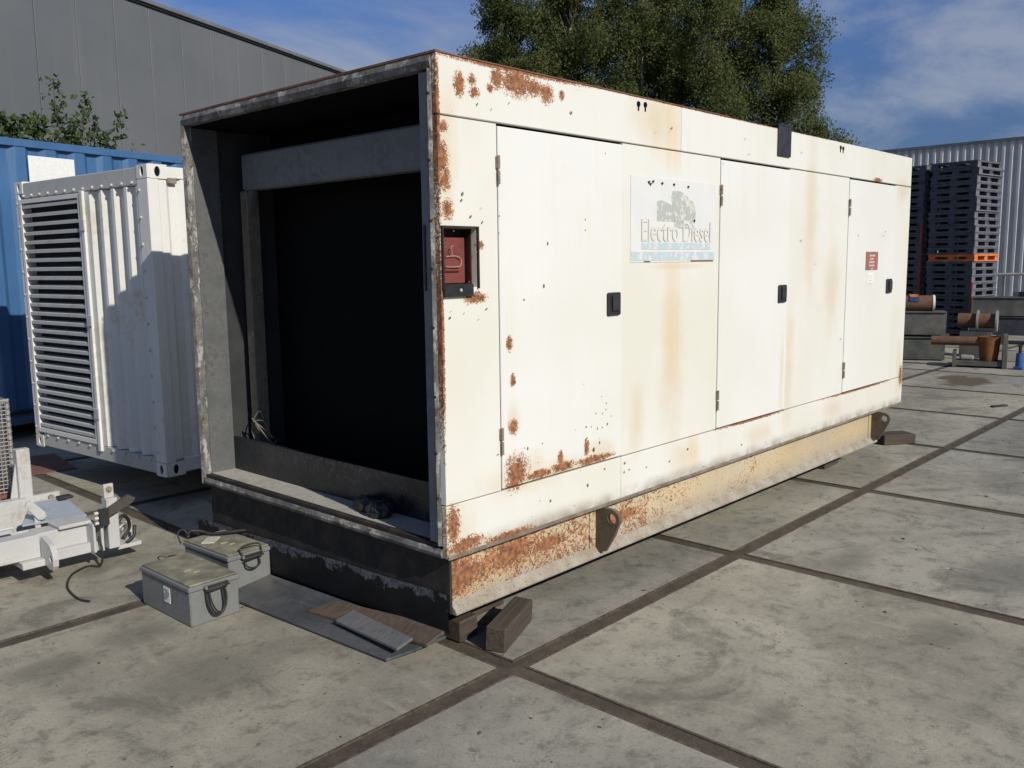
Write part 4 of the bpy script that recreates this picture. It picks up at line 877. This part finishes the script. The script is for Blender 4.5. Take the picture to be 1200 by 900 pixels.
# link plate and its pin
bm = NB(); prism(bm, [T(p) for p in ((-.955, 3.0, .392), (-.945, 3.0, .412), (-.92, 3.0, .418), (-.85, 3.0, .335), (-.845, 3.0, .310), (-.865, 3.0, .292), (-.89, 3.0, .297))], (0, .014, 0)); mesh_obj('link_plate', bm, M['frame'], tr)
bm = NB(); cyl(bm, T((-.93, 2.994, .392)), T((-.93, 3.0, .392)), .014, seg=12); cyl(bm, T((-.868, 2.996, .312)), T((-.868, 3.0, .312)), .006, seg=8); mesh_obj('link_pin', bm, M['bolt'], tr)
TP('link_strut', 'frame', (-.905, -.872, 3.016, 3.03, .20, .32))
bm = NB(); tube(bm, [T(p) for p in ((-1.16, 2.92, .29), (-1.14, 2.91, .305), (-1.06, 2.91, .305), (-1.05, 2.91, .28))], .010, 8); mesh_obj('grab_loop', bm, M['frame'], tr)
# tall post with plate, clamp and hoses
TP('tall_post', 'frame', (-.612, -.545, 2.70, 2.77, .11, .415)); TP('post_head', 'frame', (-.612, -.555, 2.722, 2.74, .4155, .50), bev=.003)
bm = NB(); cyl(bm, T((-.584, 2.712, .470)), T((-.584, 2.722, .470)), .017, seg=14); cyl(bm, T((-.584, 2.704, .470)), T((-.584, 2.712, .470)), .010, seg=6); mesh_obj('head_bolt', bm, M['hinge'], tr)
TP('end_plate', 'frame', (-.70, -.685, 2.70, 2.86, .11, .28), (-.655, -.64, 2.70, 2.86, .11, .27), bev=.002)
bm = NB(); prism(bm, [T((-.665, 2.692, .300)), T((-.665, 2.692, .345)), T((-.49, 2.692, .425)), T((-.455, 2.692, .40)), T((-.475, 2.692, .375))], (0, -.03, 0)); mesh_obj('clamp_bar', bm, simple('dark brown clamp steel', (.06, .05, .042), .6), tr)
TP('clamp_block', 'rubber', (-.672, -.615, 2.66, 2.69, .27, .37)); bm = NB()
for z in (.29, .32, .35): cyl(bm, T((-.675, 2.675, z)), T((-.695, 2.675, z)), .010, seg=8)
mesh_obj('clamp_studs', bm, M['bolt'], tr)
TP('hose_plate', 'frame', (-.452, -.385, 2.90, 2.915, .05, .20), bev=.003); TP('hose_floor', 'frame', (-.545, -.40, 2.74, 2.90, .08, .105))
for k, q in enumerate([[(-.54, 2.74, .24), (-.50, 2.76, .28), (-.45, 2.80, .24), (-.43, 2.84, .17), (-.47, 2.84, .11)], [(-.54, 2.75, .20), (-.49, 2.76, .23), (-.47, 2.80, .18), (-.51, 2.83, .12)], [(-.42, 2.78, .20), (-.44, 2.76, .14), (-.49, 2.75, .11)]]):
    bm = NB(); tube(bm, smoothpath([T(p) for p in q]), .011, 8); mesh_obj('hose', bm, (M['rubber'], M['wire'], M['rubber'])[k], tr, True)
bm = NB(); tube(bm, smoothpath([T(p) for p in ((-.66, 2.72, .20), (-.655, 2.70, .10), (-.66, 2.74, .012), (-.70, 2.80, .009), (-.77, 2.77, .009), (-.845, 2.70, .009), (-.92, 2.55, .009), (-.95, 2.41, .009), (-.955, 2.28, .009), (-.935, 2.21, .012))], 7), .006, 8); mesh_obj('trailing_cable', bm, M['rubber'], tr, True)
for q in ((-1.6, -1.5, 2.76, 2.85, 0, .14), (-.8, -.7, 3.43, 3.49, 0, .115), (-2.4, -2.3, 3.43, 3.49, 0, .115)): TP('stand_foot', 'rubber', q)
# wire basket on the frame
bk = thing('wire_basket', 'galvanised wire mesh basket standing at the left edge behind the white trailer frame', 'basket', (-1.2, 3.85, 0))
bm = NB()
for k in range(24): z = .30+k*.026; cyl(bm, (-.4, 0, z), (.46, 0, z), .0035, seg=5); cyl(bm, (.46, 0, z), (.46, .6, z), .0035, seg=5)
for k in range(33): x = -.4+k*.0265; cyl(bm, (x, .0, .29), (x, .0, .91), .0035, seg=5)
for k in range(22): y = k*.0275; cyl(bm, (.46, y, .29), (.46, y, .91), .0035, seg=5)
o = mesh_obj('mesh_wires', bm, M['wire'], bk); o['kind'] = 'stuff'
bm = NB(); tube(bm, [(-.4, 0, .912), (.46, 0, .912), (.46, .6, .912)], .010, 6); tube(bm, [(.46, 0, .30), (.46, 0, .912)], .012, 6)
for k in range(15): z = .31+k*.042; cyl(bm, (.452, -.012, z), (.468, .004, z+.02), .010, seg=6)
mesh_obj('basket_rim', bm, M['wire'], bk)
P('basket_floor', M['reddish'], bk, (-.4, .5, 0, .6, .26, .285)); P('basket_leg', M['girder'], bk, (.40, .46, .03, .09, 0, .2595), (-.38, -.32, .5, .56, 0, .2595), (.40, .46, .5, .56, 0, .2595), (-.38, -.32, .03, .09, 0, .2595))

# ------------------------------------------------------------------ the two grey battery cases
def case(label, corner, rz, handle_up, LN, WD, H):
    """local: x along the long side away from the near corner, -y... the short end with the handle faces -Y"""
    t = thing('battery_case', label, 'case', (*corner, 0), rz, 'grey metal cases by the steel plate')
    P('case_body', M['boxgrey'], t, (0, WD, 0, LN, 0, H-.032), bev=.006)
    P('lid', M['boxgrey'], t, (-.007, WD+.007, -.007, LN+.007, H-.0315, H-.006), bev=.005)
    P('lid_top', M['boxlid'], t, (.004, WD-.004, .004, LN-.004, H-.0058, H+.004), bev=.003)
    bm = NB()
    for y in (LN+.008,): 
        for x in (.06, .22): box(bm, x, x+.05, y, y+.012, H-.05, H-.005)
    mesh_obj('lid_hinge', bm, M['boxgrey'], t)
    bm = NB(); box(bm, .07, .20, -.034, -.008, H-.030, H-.012, .004); mesh_obj('catch_plate', bm, M['boxgrey'], t)
    bm = NB(); box(bm, .08, .19, -.042, -.036, H-.020, H-.008); tube(bm, [(.073, -.04, H-.034), (.197, -.04, H-.026)], .004, 6); mesh_obj('catch_bar', bm, M['darkrust'], t)
    bm = NB()
    if handle_up:
        tube(bm, smoothpath([(0.090, -.012, H-.045), (0.095, -.03, H-.075), (0.135, -.036, H-.09), (0.175, -.03, H-.075), (0.180, -.012, H-.045)]), .0055, 8)
        tube(bm, smoothpath([(0.075, -.02, H-.01), (0.075, .0, H+.025), (0.135, .004, H+.034), (0.195, .0, H+.025), (0.195, -.02, H-.01)]), .005, 8)
    else:
        tube(bm, smoothpath([(0.080, -.012, H-.04), (0.085, -.02, .10), (0.110, -.022, .045), (0.145, -.022, .035), (0.175, -.02, .06), (0.188, -.018, .12), (0.180, -.012, H-.04)]), .0055, 8)
        tube(bm, smoothpath([(0.095, -.016, H-.04), (0.102, -.026, .11), (0.125, -.028, .06), (0.155, -.028, .05), (0.170, -.024, .09), (0.166, -.016, H-.04)]), .0045, 8)
    mesh_obj('cable_handle', bm, M['rubber'], t, True)
    bm = NB()
    for (x, y, s) in ((.11, .22, .022), (.13, .17, .016)): vs = box(bm, x-s, x+s, y-s*.5, y+s*.5, H+.0045, H+.0065)
    mesh_obj('lid_label', bm, M['yellow'], t)
    return t
brz = math.atan2(.069, .304)
c1 = case('nearer grey metal case with a long hanging cable handle and a white paper label', (-.736, 1.484), R(.9), False, .508, .269, .211)
lab = P('paper_label', M['paper'], c1, (-.0025, -.0005, .20, .265, .075, .155))
bm = NB(); r7 = random.Random(2)
for k in range(5):
    for q in range(4):
        if r7.random() < .75: box(bm, -.0035, -.003, .208+q*.014, .217+q*.014, .088+k*.012, .095+k*.012)
mesh_obj('label_print', bm, M['ink'], lab)
c2 = case('further grey metal case with an olive dusty lid and a raised cable handle', (-.380, 1.738), R(2.3), True, .455, .262, .218)
bm = NB(); H = .224
tube(bm, smoothpath([(.03, .47, H+.012), (.06, .50, H+.035), (.11, .48, H+.03), (.16, .42, H+.012), (.22, .36, H+.02), (.29, .30, H+.025), (.335, .24, H+.02)]), .009, 8); tube(bm, smoothpath([(.0, .50, H-.02), (.0, .53, H+.03), (.03, .52, H+.05), (.05, .49, H+.01)]), .005, 8)
o = mesh_obj('cable_piece', bm, M['rubber'], None, True); o.location = (-.395, 1.70, 0); o.rotation_euler.z = R(2.3); tag(o, 'black cable end lying on the lid of the further grey case', 'cable')
bm = NB()
for k in range(5): box(bm, .10+k*.022, .116+k*.022, .10-.004*k, .17-.004*k, H-.001, H+.006)
o = mesh_obj('terminal_strip', bm, M['bolt'], None); o.location = (-.30, 1.86, 0); o.rotation_euler.z = .9; tag(o, 'small pale terminal strip lying on the further grey case', 'strip')
